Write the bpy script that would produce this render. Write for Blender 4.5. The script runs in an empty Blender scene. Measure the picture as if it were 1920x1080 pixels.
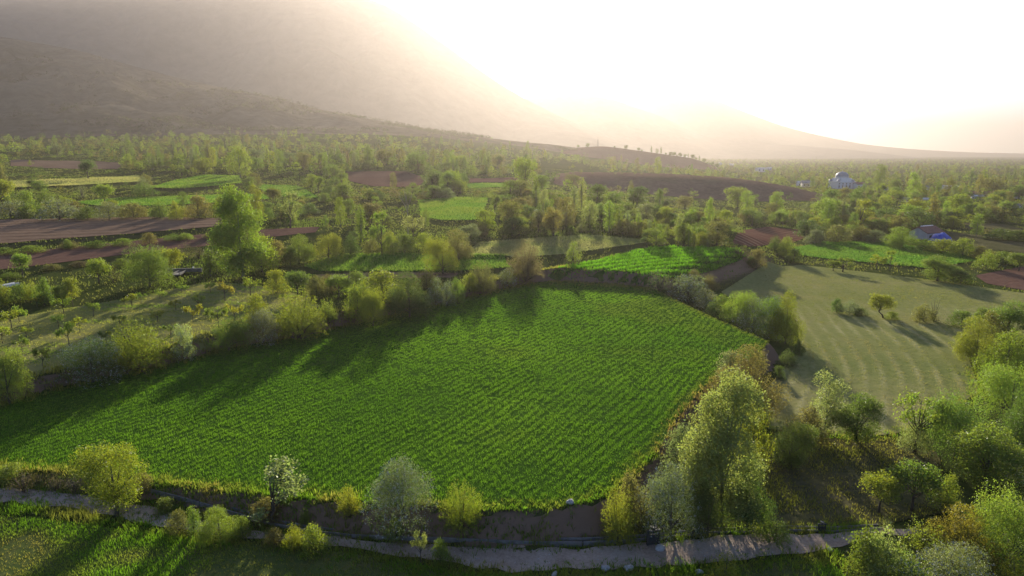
import bpy, math, random
import numpy as np
from mathutils import Vector

# ------------------------------------------------------------------ scene, camera, light
S = bpy.context.scene
COL = S.collection
RAD = math.radians
HC, PITCH, F = 26.0, RAD(11.2), 1280.0          # camera height, downward tilt, focal length in photo pixels

cam_data = bpy.data.cameras.new('camera')
cam = bpy.data.objects.new('camera', cam_data)
COL.objects.link(cam)
cam.location = (0, 0, HC)
cam.rotation_euler = (RAD(90) - PITCH, 0, 0)
cam_data.sensor_width = 36.0
cam_data.lens = 36.0 * F / 1920.0
cam_data.clip_start = 0.5
cam_data.clip_end = 40000
S.camera = cam

SUN_EL, SUN_AZ = RAD(13.5), RAD(2.5)
world = bpy.data.worlds.new('World')
S.world = world
world.use_nodes = True
wn = world.node_tree
wn.nodes.clear()
wo = wn.nodes.new('ShaderNodeOutputWorld')
wb = wn.nodes.new('ShaderNodeBackground')
sky = wn.nodes.new('ShaderNodeTexSky')
sky.sky_type = 'NISHITA'
sky.sun_disc = False
sky.sun_elevation = SUN_EL
sky.sun_rotation = SUN_AZ
sky.altitude = 900
sky.air_density = 0.32
sky.dust_density = 0.25
sky.ozone_density = 1.0
wb.inputs['Strength'].default_value = 0.13
wn.links.new(sky.outputs[0], wb.inputs[0])
wn.links.new(wb.outputs[0], wo.inputs[0])

sun_data = bpy.data.lights.new('sun', 'SUN')
sun_data.energy = 5.0
sun_data.angle = RAD(0.6)
sun_data.color = (1.0, 0.90, 0.73)
sun = bpy.data.objects.new('sun', sun_data)
COL.objects.link(sun)
sd_ = Vector((math.sin(SUN_AZ) * math.cos(SUN_EL), math.cos(SUN_AZ) * math.cos(SUN_EL), math.sin(SUN_EL)))
sun.rotation_euler = sd_.to_track_quat('Z', 'Y').to_euler()
sun.location = sd_ * 300

S.view_settings.view_transform = 'Standard'
S.view_settings.look = 'None'
S.view_settings.gamma = 1.0
S.view_settings.use_curve_mapping = False
S.view_settings.exposure = 1.85
S.render.engine = 'CYCLES'
cy = S.cycles
cy.use_denoising = True
cy.max_bounces = 6
cy.diffuse_bounces = 3
cy.glossy_bounces = 2
cy.transmission_bounces = 4
cy.volume_bounces = 1
cy.transparent_max_bounces = 8
cy.caustics_reflective = False
cy.caustics_refractive = False

rng = np.random.default_rng(7)
random.seed(7)

# ------------------------------------------------------------------ small maths helpers
def sstep(a, b, x):
    t = np.clip((x - a) / (b - a), 0, 1)
    return t * t * (3 - 2 * t)

def _hash(ix, iy, s):
    h = (ix.astype(np.int64) * 374761393 + iy.astype(np.int64) * 668265263 + s * 974634777) & 0x7fffffff
    h = ((h ^ (h >> 13)) * 1274126177) & 0x7fffffff
    return ((h ^ (h >> 16)) & 0xffff) / 65535.0

def vnoise(x, y, s=0):
    ix, iy = np.floor(x), np.floor(y)
    fx, fy = x - ix, y - iy
    fx, fy = fx * fx * (3 - 2 * fx), fy * fy * (3 - 2 * fy)
    a, b = _hash(ix, iy, s), _hash(ix + 1, iy, s)
    c, d = _hash(ix, iy + 1, s), _hash(ix + 1, iy + 1, s)
    return (a * (1 - fx) + b * fx) * (1 - fy) + (c * (1 - fx) + d * fx) * fy

def fbm(x, y, o=4, s=0):
    v, a, t = 0, 0.5, 0
    for k in range(o):
        v = v + a * vnoise(x * 2 ** k, y * 2 ** k, s + k); t += a; a *= 0.5
    return v / t

def ray(px, py):
    u, v = (px - 960.0) / F, (540.0 - py) / F
    return np.array([u, math.cos(PITCH) + v * math.sin(PITCH), -math.sin(PITCH) + v * math.cos(PITCH)])

def plane_pt(px, py, z):
    d = ray(px, py); t = (z - HC) / d[2]
    return (d[0] * t, d[1] * t)

def project(x, y, z):
    dz = np.asarray(z) - HC
    dep = y * math.cos(PITCH) - dz * math.sin(PITCH)
    up = y * math.sin(PITCH) + dz * math.cos(PITCH)
    dep = np.where(dep < 0.1, 0.1, dep)
    return 960 + F * x / dep, 540 - F * up / dep, dep

def inside(poly, X, Y):
    X, Y = np.asarray(X, float), np.asarray(Y, float)
    r = np.zeros(X.shape, bool)
    n = len(poly)
    for i in range(n):
        x0, y0 = poly[i]; x1, y1 = poly[(i + 1) % n]
        if y0 == y1: continue
        c = (Y >= min(y0, y1)) & (Y < max(y0, y1))
        r ^= c & (X < (x1 - x0) * (Y - y0) / (y1 - y0) + x0)
    return r

def edge_near(poly, X, Y, closed=True):
    """distance to the outline and nearest point on it"""
    bd = np.full(X.shape, 1e18); bx = X.copy(); by = Y.copy()
    n = len(poly)
    for i in range(n if closed else n - 1):
        x0, y0 = poly[i]; x1, y1 = poly[(i + 1) % n]
        dx, dy = x1 - x0, y1 - y0
        t = np.clip(((X - x0) * dx + (Y - y0) * dy) / (dx * dx + dy * dy + 1e-9), 0, 1)
        qx, qy = x0 + t * dx, y0 + t * dy
        d = (X - qx) ** 2 + (Y - qy) ** 2
        m = d < bd
        bd = np.where(m, d, bd); bx = np.where(m, qx, bx); by = np.where(m, qy, by)
    return np.sqrt(bd), bx, by

def sdist(poly, X, Y):
    d, _, _ = edge_near(poly, X, Y)
    return np.where(inside(poly, X, Y), d, -d)

# ------------------------------------------------------------------ terrain height
ZL = np.array([(-3000, 0), (40, 0), (48, 0.3), (62, 2.2), (75, 2.9), (100, 3.3), (140, 4.6), (170, 6.0), (250, 9.0),
               (340, 12.2), (500, 20.5), (700, 33), (900, 50), (1100, 62), (1600, 66), (14000, 60)], float)
ZR = np.array([(-3000, 0), (60, 0.1), (150, 0.4), (250, 0.0), (600, -1), (1500, -2), (14000, -2)], float)
XB = np.array([(-3000, -30), (40, -30), (60, -25), (90, -2), (119, 31), (150, 56), (180, 66), (260, 60), (400, 40), (900, 60), (3000, 200), (14000, 800)], float)
XW = np.array([(-3000, 12), (60, 14), (100, 9), (150, 6), (200, 20), (400, 110), (900, 300), (3000, 800), (14000, 3000)], float)

def T0(X, Y):
    l = np.interp(Y, ZL[:, 0], ZL[:, 1]); r = np.interp(Y, ZR[:, 0], ZR[:, 1])
    xb = np.interp(Y, XB[:, 0], XB[:, 1]); w = np.interp(Y, XW[:, 0], XW[:, 1])
    k = sstep(-w, w, X - xb)
    und = (fbm(X / 45.0, Y / 45.0, 2, 3) - 0.5) * np.clip((Y - 60) / 300.0, 0.1, 1.2) * 2.0
    return l * (1 - k) + r * k + und

A_PX = [(-330, 905), (-330, 862), (-150, 806), (0, 760), (100, 730), (200, 706), (330, 680), (420, 655), (560, 630), (640, 612), (740, 590), (830, 568),
        (930, 545), (1000, 530), (1040, 527), (1150, 533), (1225, 540), (1262, 560), (1325, 590), (1392, 620), (1440, 640), (1425, 662),
        (1370, 690), (1320, 725), (1290, 760), (1262, 792), (1232, 850), (1190, 893), (1140, 930), (1100, 944), (1000, 957), (900, 956),
        (800, 948), (700, 945), (640, 942), (500, 928), (400, 917), (280, 903), (150, 887), (0, 877), (-150, 885)]
def zA(x, y):
    return 1.05 + 0.95 * sstep(-26, -2, x) + 0.006 * (y - 45)
A = []
for p in A_PX:
    z = 1.9
    for _ in range(4):
        x, y = plane_pt(p[0], p[1], z); z = float(zA(np.array(x), np.array(y)))
    A.append((x, y))

RAISED = []      # (polygon, rise, width of the bank)
def T(X, Y):
    X = np.asarray(X, float); Y = np.asarray(Y, float)
    z = T0(X, Y)
    for poly, dz, w in RAISED:
        P = np.array(poly)
        m = (X > P[:, 0].min() - w) & (X < P[:, 0].max() + w) & (Y > P[:, 1].min() - w) & (Y < P[:, 1].max() + w)
        if m.any():
            z = z.copy(); s = sdist(poly, X[m], Y[m]); z[m] += dz * sstep(-w, 0.0, s)
    P = np.array(A); w = 1.6
    m = (X > P[:, 0].min() - w) & (X < P[:, 0].max() + w) & (Y > P[:, 1].min() - w) & (Y < P[:, 1].max() + w)
    if m.any():
        z = z.copy(); s = sdist(A, X[m], Y[m]) + (vnoise(X[m] * 0.8, Y[m] * 0.8, 9) - 0.5) * 0.5
        k = sstep(-w, 0.0, s)
        z[m] = z[m] * (1 - k) + zA(X[m], Y[m]) * k
    return z

def Ts(x, y):
    return float(T(np.array([x]), np.array([y]))[0])

_ty = np.concatenate([np.arange(24, 180, 0.25), np.arange(180, 600, 1.0), np.arange(600, 3500, 5.0)])
def ground(px, py):
    """where the line of sight through a photo pixel meets the ground"""
    d = ray(px, py)
    X = d[0] / d[1] * _ty; Z = HC + d[2] / d[1] * _ty
    g = T(X, _ty)
    i = np.argmax(Z <= g)
    if Z[i] > g[i]: i = len(_ty) - 1
    y = _ty[i]
    if i > 0:
        a, b = Z[i - 1] - g[i - 1], Z[i] - g[i]
        y = _ty[i - 1] + (_ty[i] - _ty[i - 1]) * a / (a - b + 1e-9)
    x = d[0] / d[1] * y
    return x, y, Ts(x, y)

def gpoly(pts):
    return [ground(*p)[:2] for p in pts]

# field outlines, first found on the unraised slope, then the terraces are raised
FPX = {
 'second_wheat': [(1028, 521), (1080, 502), (1150, 486), (1225, 467), (1330, 468), (1400, 481), (1388, 493), (1340, 511), (1285, 527), (1232, 534), (1150, 528), (1080, 523)],
 'meadow': [(1352, 548), (1440, 491), (1500, 497), (1620, 510), (1760, 527), (1920, 550), (2150, 585), (2150, 670), (1925, 640), (1800, 628), (1822, 690), (1836, 735),
            (1790, 765), (1720, 806), (1655, 818), (1560, 818), (1440, 806), (1432, 740), (1468, 690), (1502, 655), (1492, 600), (1420, 575)],
 'brown': [(-200, 420), (0, 418), (100, 416), (300, 413), (420, 415), (418, 430), (250, 445), (100, 456), (0, 465), (-200, 480)],
 'red': [(-200, 500), (0, 482), (100, 473), (250, 458), (420, 441), (600, 430), (592, 441), (500, 451), (420, 464), (250, 482), (170, 492), (80, 504), (0, 513), (-200, 540)],
 'pale_strip': [(20, 343), (150, 338), (262, 332), (264, 345), (150, 351), (22, 356)],
 'green_a': [(280, 356), (330, 341), (380, 331), (450, 333), (452, 347), (400, 353), (330, 358)],
 'green_b': [(140, 379), (250, 370), (400, 366), (500, 364), (505, 373), (400, 381), (280, 386), (180, 386)],
 'green_c': [(480, 346), (560, 349), (600, 372), (560, 372), (500, 362)],
 'mid_green': [(784, 380), (850, 375), (916, 376), (906, 400), (890, 418), (830, 419), (790, 411)],
 'shade_green': [(570, 503), (640, 481), (760, 478), (850, 484), (945, 486), (955, 506), (860, 512), (700, 513), (600, 513)],
 'pale_mid': [(862, 486), (900, 459), (1000, 451), (1100, 444), (1200, 453), (1212, 459), (1150, 468), (1060, 481), (960, 488)],
 'right_green': [(1488, 466), (1540, 456), (1640, 455), (1720, 465), (1800, 480), (1836, 491), (1740, 506), (1640, 496), (1560, 489), (1500, 481)],
 'red_right': [(1372, 458), (1395, 431), (1440, 425), (1516, 432), (1510, 446), (1450, 457), (1400, 463)],
 'red_edge': [(1828, 517), (1920, 500), (2100, 500), (2100, 555), (1920, 545), (1850, 532)],
 'brown_far': [(20, 300), (140, 302), (230, 306), (220, 318), (100, 316), (20, 312)],
 'red_far': [(648, 323), (760, 322), (800, 335), (780, 352), (700, 350), (655, 340)],
 'green_far': [(875, 346), (990, 344), (990, 353), (880, 354)],
 'brown_mid': [(880, 335), (1010, 333), (1010, 342), (880, 343)],
 'yard': [(1740, 432), (1830, 440), (1920, 455), (1990, 470), (1990, 490), (1900, 472), (1800, 462), (1745, 452)],
 'yard_far': [(1800, 418), (1880, 420), (1930, 432), (1860, 436), (1810, 428)],
 'orchard': [(-250, 640), (0, 602), (100, 582), (250, 558), (380, 530), (470, 532), (560, 552), (600, 575), (520, 600), (420, 640), (330, 665), (200, 690), (100, 715), (0, 742), (-250, 820)],
 'soil_strip': [(590, 516), (700, 514), (860, 514), (850, 521), (720, 522), (600, 523)],
}
W = {k: gpoly(v) for k, v in FPX.items()}
for k, dz, w in (('second_wheat', 0.5, 2.5), ('brown', 0.9, 3.0), ('red', 0.7, 3.0), ('pale_strip', 0.9, 4), ('green_a', 0.9, 4), ('mid_green', 0.8, 5),
                 ('pale_mid', 0.5, 3), ('right_green', 0.3, 3), ('shade_green', 0.4, 2)):
    RAISED.append((W[k], dz, w))

# ------------------------------------------------------------------ materials
MATS = {}
def newmat(name):
    m = bpy.data.materials.new(name); m.use_nodes = True
    m.node_tree.nodes.clear(); MATS[name] = m
    return m, m.node_tree.nodes, m.node_tree.links

def ramp(N, stops):
    r = N.new('ShaderNodeValToRGB'); e = r.color_ramp.elements
    while len(e) > 1: e.remove(e[-1])
    e[0].position = stops[0][0]; e[0].color = (*stops[0][1], 1)
    for p, c in stops[1:]:
        k = e.new(p); k.color = (*c, 1)
    return r

def noise(N, L, vec, scale, detail=4, rough=0.6, dist=0.0):
    n = N.new('ShaderNodeTexNoise'); n.inputs['Scale'].default_value = scale; n.inputs['Detail'].default_value = detail
    n.inputs['Roughness'].default_value = rough; n.inputs['Distortion'].default_value = dist
    L.new(vec, n.inputs['Vector']); return n

def mixc(N, L, fac, a, b, mode='MIX'):
    m = N.new('ShaderNodeMix'); m.data_type = 'RGBA'; m.blend_type = mode
    if isinstance(fac, float): m.inputs[0].default_value = fac
    else: L.new(fac, m.inputs[0])
    for i, v in ((6, a), (7, b)):
        if isinstance(v, tuple): m.inputs[i].default_value = (*v, 1)
        else: L.new(v, m.inputs[i])
    return m.outputs[2]

def maprange(N, L, v, a, b, c=0.0, d=1.0):
    m = N.new('ShaderNodeMapRange'); m.inputs[1].default_value = a; m.inputs[2].default_value = b
    m.inputs[3].default_value = c; m.inputs[4].default_value = d; L.new(v, m.inputs[0]); return m.outputs[0]

def finish(N, L, col, rough=0.9, bump=None, bstr=0.5, bdist=0.1, spec=0.2):
    b = N.new('ShaderNodeBsdfPrincipled'); o = N.new('ShaderNodeOutputMaterial')
    if isinstance(col, tuple): b.inputs['Base Color'].default_value = (*col, 1)
    else: L.new(col, b.inputs['Base Color'])
    b.inputs['Roughness'].default_value = rough; b.inputs['Specular IOR Level'].default_value = spec
    if bump is not None:
        u = N.new('ShaderNodeBump'); u.inputs['Strength'].default_value = bstr; u.inputs['Distance'].default_value = bdist
        L.new(bump, u.inputs['Height']); L.new(u.outputs[0], b.inputs['Normal'])
    L.new(b.outputs[0], o.inputs[0]); return b

def ground_mat(name, stops_big, fine, sbig=0.05, sfine=1.2, bank=None, rows=None, bstr=0.6, bdist=0.15, mixf=0.5):
    """soil or sward: broad patches, fine mottling, optional furrow lines (angle, spacing, colour, strength), optional bare soil where it is steep"""
    m, N, L = newmat(name)
    g = N.new('ShaderNodeNewGeometry')
    n1 = noise(N, L, g.outputs['Position'], sbig, 6, 0.62, 0.6)
    r1 = ramp(N, stops_big); L.new(n1.outputs[0], r1.inputs[0])
    n2 = noise(N, L, g.outputs['Position'], sfine, 8, 0.7)
    r2 = ramp(N, [(0.3, fine[0]), (0.7, fine[1])]); L.new(n2.outputs[0], r2.inputs[0])
    c = mixc(N, L, mixf, r1.outputs[0], r2.outputs[0])
    h = n2.outputs[0]
    if rows:
        ang, sp, rc, st = rows
        vr = N.new('ShaderNodeVectorRotate'); vr.rotation_type = 'Z_AXIS'; vr.inputs['Angle'].default_value = ang
        L.new(g.outputs['Position'], vr.inputs['Vector'])
        w = N.new('ShaderNodeTexWave'); w.inputs['Scale'].default_value = 0.314 / sp * 1.0; w.inputs['Distortion'].default_value = 2.2
        w.inputs['Detail'].default_value = 3; w.inputs['Detail Scale'].default_value = 0.35
        L.new(vr.outputs[0], w.inputs['Vector'])
        f = maprange(N, L, w.outputs[1], 0.55, 1.0, 0.0, st)
        nm = noise(N, L, g.outputs['Position'], 0.09, 3, 0.6)
        mm = N.new('ShaderNodeMath'); mm.operation = 'MULTIPLY'
        L.new(f, mm.inputs[0]); L.new(maprange(N, L, nm.outputs[0], 0.35, 0.6), mm.inputs[1])
        c = mixc(N, L, mm.outputs[0], c, rc)
        ha = N.new('ShaderNodeMath'); ha.operation = 'ADD'; L.new(h, ha.inputs[0]); L.new(mm.outputs[0], ha.inputs[1]); h = ha.outputs[0]
    if name == 'meadow_sward':
        ha_ = N.new('ShaderNodeAttribute'); ha_.attribute_name = 'hay'
        c = mixc(N, L, maprange(N, L, ha_.outputs['Fac'], 0, 1, 0.0, 0.7), c, (0.40, 0.375, 0.19))
    if bank:
        sx = N.new('ShaderNodeSeparateXYZ'); L.new(g.outputs['True Normal'], sx.inputs[0])
        f = maprange(N, L, sx.outputs['Z'], 0.93, 0.80)
        c = mixc(N, L, f, c, bank)
    finish(N, L, c, 1.0, h, bstr, bdist, 0.0)
    return m

ground_mat('scrub_ground', [(0.3, (0.035, 0.055, 0.013)), (0.5, (0.05, 0.065, 0.018)), (0.75, (0.08, 0.075, 0.03))],
           ((0.028, 0.044, 0.011), (0.07, 0.085, 0.024)), 0.03, 0.6, bank=(0.19, 0.125, 0.085))
ground_mat('wheat_soil', [(0.35, (0.026, 0.065, 0.009)), (0.65, (0.045, 0.095, 0.014))], ((0.022, 0.05, 0.009), (0.055, 0.115, 0.016)), 0.08, 2.0)
ground_mat('young_crop', [(0.35, (0.05, 0.15, 0.012)), (0.65, (0.085, 0.21, 0.018))], ((0.045, 0.13, 0.012), (0.10, 0.24, 0.022)), 0.06, 1.2, rows=(0.5, 2.0, (0.03, 0.07, 0.012), 0.5))
ground_mat('meadow_sward', [(0.34, (0.13, 0.17, 0.045)), (0.5, (0.20, 0.215, 0.07)), (0.68, (0.30, 0.26, 0.12))], ((0.12, 0.15, 0.045), (0.30, 0.28, 0.115)), 0.045, 1.6, mixf=0.5)
ground_mat('pale_sward', [(0.35, (0.17, 0.20, 0.06)), (0.65, (0.26, 0.26, 0.10))], ((0.12, 0.16, 0.05), (0.30, 0.28, 0.13)), 0.06, 0.5, mixf=0.4)
ground_mat('orchard_sward', [(0.3, (0.13, 0.165, 0.04)), (0.5, (0.21, 0.21, 0.065)), (0.7, (0.30, 0.26, 0.11))], ((0.11, 0.14, 0.036), (0.29, 0.26, 0.10)), 0.06, 0.9,
           mixf=0.4, bdist=0.2)
ground_mat('ploughed_brown', [(0.35, (0.15, 0.10, 0.07)), (0.65, (0.22, 0.15, 0.105))], ((0.11, 0.075, 0.052), (0.25, 0.175, 0.125)), 0.04, 1.0, rows=(1.35, 5.0, (0.075, 0.05, 0.034), 0.7))
ground_mat('ploughed_red', [(0.35, (0.10, 0.055, 0.042)), (0.65, (0.155, 0.088, 0.066))], ((0.07, 0.042, 0.032), (0.19, 0.115, 0.088)), 0.05, 1.2, rows=(1.2, 3.0, (0.15, 0.10, 0.075), 0.4))
ground_mat('furrowed_red', [(0.35, (0.09, 0.04, 0.03)), (0.65, (0.13, 0.06, 0.045))], ((0.07, 0.032, 0.026), (0.15, 0.075, 0.055)), 0.05, 1.0, rows=(-0.5, 4.0, (0.22, 0.15, 0.10), 0.8))
ground_mat('gravel', [(0.35, (0.24, 0.165, 0.115)), (0.5, (0.36, 0.28, 0.215)), (0.65, (0.44, 0.36, 0.29))], ((0.14, 0.105, 0.085), (0.48, 0.42, 0.36)), 0.35, 6.0, bdist=0.1, mixf=0.4)
ground_mat('dry_sward', [(0.3, (0.055, 0.065, 0.022)), (0.5, (0.085, 0.085, 0.036)), (0.7, (0.14, 0.115, 0.07))], ((0.045, 0.05, 0.02), (0.14, 0.125, 0.065)), 0.15, 1.4)
ground_mat('lawn_soil', [(0.36, (0.06, 0.11, 0.02)), (0.52, (0.085, 0.11, 0.032)), (0.66, (0.14, 0.11, 0.065))], ((0.05, 0.08, 0.02), (0.14, 0.14, 0.055)), 0.14, 1.4)
ground_mat('hill_soil', [(0.3, (0.10, 0.062, 0.046)), (0.5, (0.15, 0.092, 0.07)), (0.65, (0.12, 0.10, 0.055))], ((0.075, 0.05, 0.038), (0.20, 0.14, 0.105)), 0.03, 0.35, bdist=1.0)
ground_mat('hillside_scrub', [(0.38, (0.03, 0.036, 0.018)), (0.5, (0.10, 0.085, 0.06)), (0.66, (0.19, 0.16, 0.11))], ((0.03, 0.034, 0.02), (0.17, 0.14, 0.10)), 0.008, 0.06, bdist=4.0)
ground_mat('mountain_rock', [(0.35, (0.07, 0.075, 0.065)), (0.65, (0.14, 0.13, 0.115))], ((0.05, 0.055, 0.045), (0.16, 0.15, 0.13)), 0.002, 0.02, bdist=10.0)

def leaf_mat(name, use_attr):
    m, N, L = newmat(name)
    o = N.new('ShaderNodeOutputMaterial')
    if use_attr:
        a = N.new('ShaderNodeAttribute'); a.attribute_name = 'shade_of_leaf'; base = a.outputs['Color']
    else:
        oi = N.new('ShaderNodeObjectInfo'); base = oi.outputs['Color']
        t = N.new('ShaderNodeAttribute'); t.attribute_name = 'tint'
        hs = N.new('ShaderNodeHueSaturation'); L.new(base, hs.inputs['Color'])
        L.new(maprange(N, L, t.outputs['Fac'], 0, 1, 0.475, 0.52), hs.inputs['Hue'])
        L.new(maprange(N, L, t.outputs['Fac'], 0, 1, 0.7, 1.35), hs.inputs['Value']); base = hs.outputs[0]
    d = N.new('ShaderNodeBsdfDiffuse'); L.new(base, d.inputs[0])
    tr = N.new('ShaderNodeBsdfTranslucent'); L.new(mixc(N, L, 1.0, base, (1.6, 1.55, 0.9), 'MULTIPLY'), tr.inputs[0])
    gl = N.new('ShaderNodeBsdfGlossy'); gl.inputs['Roughness'].default_value = 0.45; gl.inputs[0].default_value = (0.9, 0.95, 0.85, 1)
    m1 = N.new('ShaderNodeMixShader'); m1.inputs[0].default_value = 0.58
    L.new(d.outputs[0], m1.inputs[1]); L.new(tr.outputs[0], m1.inputs[2])
    m2 = N.new('ShaderNodeMixShader'); m2.inputs[0].default_value = 0.012 if use_attr else 0.03
    L.new(m1.outputs[0], m2.inputs[1]); L.new(gl.outputs[0], m2.inputs[2])
    L.new(m2.outputs[0], o.inputs[0])
    return m
leaf_mat('leaf', False)
leaf_mat('leaf_mass', True)

def simple(name, a, b, scale=3.0, rough=0.85, bdist=0.03, spec=0.25):
    m, N, L = newmat(name)
    g = N.new('ShaderNodeTexCoord')
    n = noise(N, L, g.outputs['Object'], scale, 7, 0.65, 0.3)
    r = ramp(N, [(0.3, a), (0.7, b)]); L.new(n.outputs[0], r.inputs[0])
    finish(N, L, r.outputs[0], rough, n.outputs[0], 0.5, bdist, spec)
simple('bark', (0.045, 0.036, 0.028), (0.12, 0.10, 0.08), 6)
simple('pale_bark', (0.13, 0.125, 0.10), (0.27, 0.26, 0.22), 6)
simple('blossom', (0.33, 0.35, 0.30), (0.50, 0.50, 0.45), 2)
simple('concrete', (0.10, 0.097, 0.088), (0.22, 0.212, 0.195), 1.5)
simple('wet_silt', (0.018, 0.017, 0.015), (0.04, 0.038, 0.03), 2, 0.35)
simple('dark_iron', (0.012, 0.02, 0.022), (0.03, 0.045, 0.05), 5, 0.6)
simple('stone', (0.26, 0.25, 0.235), (0.46, 0.45, 0.43), 3)
simple('plaster', (0.7, 0.69, 0.66), (0.82, 0.81, 0.78), 0.6)
simple('dull_plaster', (0.45, 0.43, 0.39), (0.6, 0.57, 0.52), 0.6)
simple('lead', (0.24, 0.255, 0.28), (0.33, 0.35, 0.38), 0.7, 0.5)
simple('red_tile', (0.20, 0.085, 0.06), (0.31, 0.15, 0.11), 2)
simple('grey_roof', (0.22, 0.205, 0.20), (0.34, 0.32, 0.31), 1)
simple('white_sheet', (0.6, 0.6, 0.59), (0.75, 0.75, 0.74), 1)
simple('blue_tarpaulin', (0.015, 0.06, 0.36), (0.03, 0.11, 0.52), 1.5, 0.4)
simple('dark_opening', (0.02, 0.02, 0.022), (0.035, 0.035, 0.04), 1, 0.3)
simple('white_paint', (0.7, 0.7, 0.69), (0.8, 0.8, 0.78), 4)
simple('wood', (0.10, 0.075, 0.05), (0.2, 0.155, 0.11), 4)

# ------------------------------------------------------------------ mesh helpers
def mesh_np(name, V, faces_flat, k, mat=None, smooth=False):
    """V (n,3); faces_flat (m,k) with k vertices each"""
    me = bpy.data.meshes.new(name)
    V = np.ascontiguousarray(V, np.float32); Fc = np.ascontiguousarray(faces_flat, np.int32)
    me.vertices.add(len(V)); me.vertices.foreach_set('co', V.ravel())
    n = len(Fc)
    me.loops.add(n * k); me.loops.foreach_set('vertex_index', Fc.ravel())
    me.polygons.add(n); me.polygons.foreach_set('loop_start', np.arange(0, n * k, k, dtype=np.int32))
    if smooth: me.polygons.foreach_set('use_smooth', np.ones(n, bool))
    if mat: me.materials.append(MATS[mat])
    me.update(calc_edges=True)
    return me

def link(name, me, parent=None, label=None, cat=None, group=None, kind=None):
    o = bpy.data.objects.new(name, me); COL.objects.link(o)
    if parent is not None: o.parent = parent
    if label: o['label'] = label
    if cat: o['category'] = cat
    if group: o['group'] = group
    if kind: o['kind'] = kind
    return o

class MB:
    """collects boxes, tubes and lathed shapes into one mesh"""
    def __init__(s): s.v = []; s.f = []
    def add(s, v, f):
        b = len(s.v); s.v += [tuple(p) for p in v]; s.f += [tuple(i + b for i in q) for q in f]
    def box(s, c, d, rz=0.0, taper=1.0):
        cx, cy_, cz = c; x, y, z = d[0] / 2, d[1] / 2, d[2] / 2
        ca, sa = math.cos(rz), math.sin(rz); v = []
        for k, t in ((-1, 1.0), (1, taper)):
            for a, b in ((-1, -1), (1, -1), (1, 1), (-1, 1)):
                px, py = a * x * t, b * y * t
                v.append((cx + px * ca - py * sa, cy_ + px * sa + py * ca, cz + k * z))
        s.add(v, [(3, 2, 1, 0), (4, 5, 6, 7), (0, 1, 5, 4), (1, 2, 6, 5), (2, 3, 7, 6), (3, 0, 4, 7)])
    def tube(s, pts, rad, n=6):
        pts = [np.array(p, float) for p in pts]; rings = []
        for i, p in enumerate(pts):
            d = pts[min(i + 1, len(pts) - 1)] - pts[max(i - 1, 0)]
            d /= np.linalg.norm(d) + 1e-9
            a = np.cross(d, (0.3, 1, 0.2)); a /= np.linalg.norm(a) + 1e-9; b = np.cross(d, a)
            rings.append([p + rad[i] * (math.cos(2 * math.pi * k / n) * a + math.sin(2 * math.pi * k / n) * b) for k in range(n)])
        v = [q for r in rings for q in r]; f = []
        for i in range(len(pts) - 1):
            for k in range(n):
                f.append((i * n + k, i * n + (k + 1) % n, (i + 1) * n + (k + 1) % n, (i + 1) * n + k))
        f.append(tuple((len(pts) - 1) * n + k for k in range(n))); f.append(tuple(range(n))[::-1])
        s.add(v, f)
    def lathe(s, prof, n=24, c=(0, 0, 0)):
        v = [(c[0] + r * math.cos(2 * math.pi * k / n), c[1] + r * math.sin(2 * math.pi * k / n), c[2] + z) for r, z in prof for k in range(n)]
        f = [(i * n + k, i * n + (k + 1) % n, (i + 1) * n + (k + 1) % n, (i + 1) * n + k) for i in range(len(prof) - 1) for k in range(n)]
        f.append(tuple((len(prof) - 1) * n + k for k in range(n)))
        s.add(v, f)
    def mesh(s, name, mat, smooth=False):
        me = bpy.data.meshes.new(name); me.from_pydata(s.v, [], s.f); me.materials.append(MATS[mat])
        if smooth:
            for p in me.polygons: p.use_smooth = True
        return me
    def obj(s, name, mat, parent=None, smooth=False, **kw):
        return link(name, s.mesh(name, mat, smooth), parent, **kw)

def grid_faces(nx, ny):
    i = np.arange(nx * ny).reshape(ny, nx)
    return np.stack([i[:-1, :-1].ravel(), i[:-1, 1:].ravel(), i[1:, 1:].ravel(), i[1:, :-1].ravel()], 1)

# ------------------------------------------------------------------ the ground sheet
def graded(core, step, growth, end):
    r = [core]; s = step
    while r[-1] < end:
        s *= growth; r.append(r[-1] + s)
    return r
xs_pos = list(np.arange(0, 76, 0.7)) + graded(76, 0.7, 1.06, 13000)
gx = np.array([-v for v in xs_pos[:0:-1]] + xs_pos)
gy = np.array([-v for v in graded(0, 6, 1.3, 2500)[::-1]] + list(np.arange(8, 36, 4.0)) + list(np.arange(36, 132, 0.55)) + graded(132, 0.55, 1.036, 13000))
GX, GY = np.meshgrid(gx, gy)
GZ = T(GX.ravel(), GY.ravel())
link('ground', mesh_np('ground', np.stack([GX.ravel(), GY.ravel(), GZ], 1), grid_faces(len(gx), len(gy)), 4, 'scrub_ground', True), kind='structure')

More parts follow.
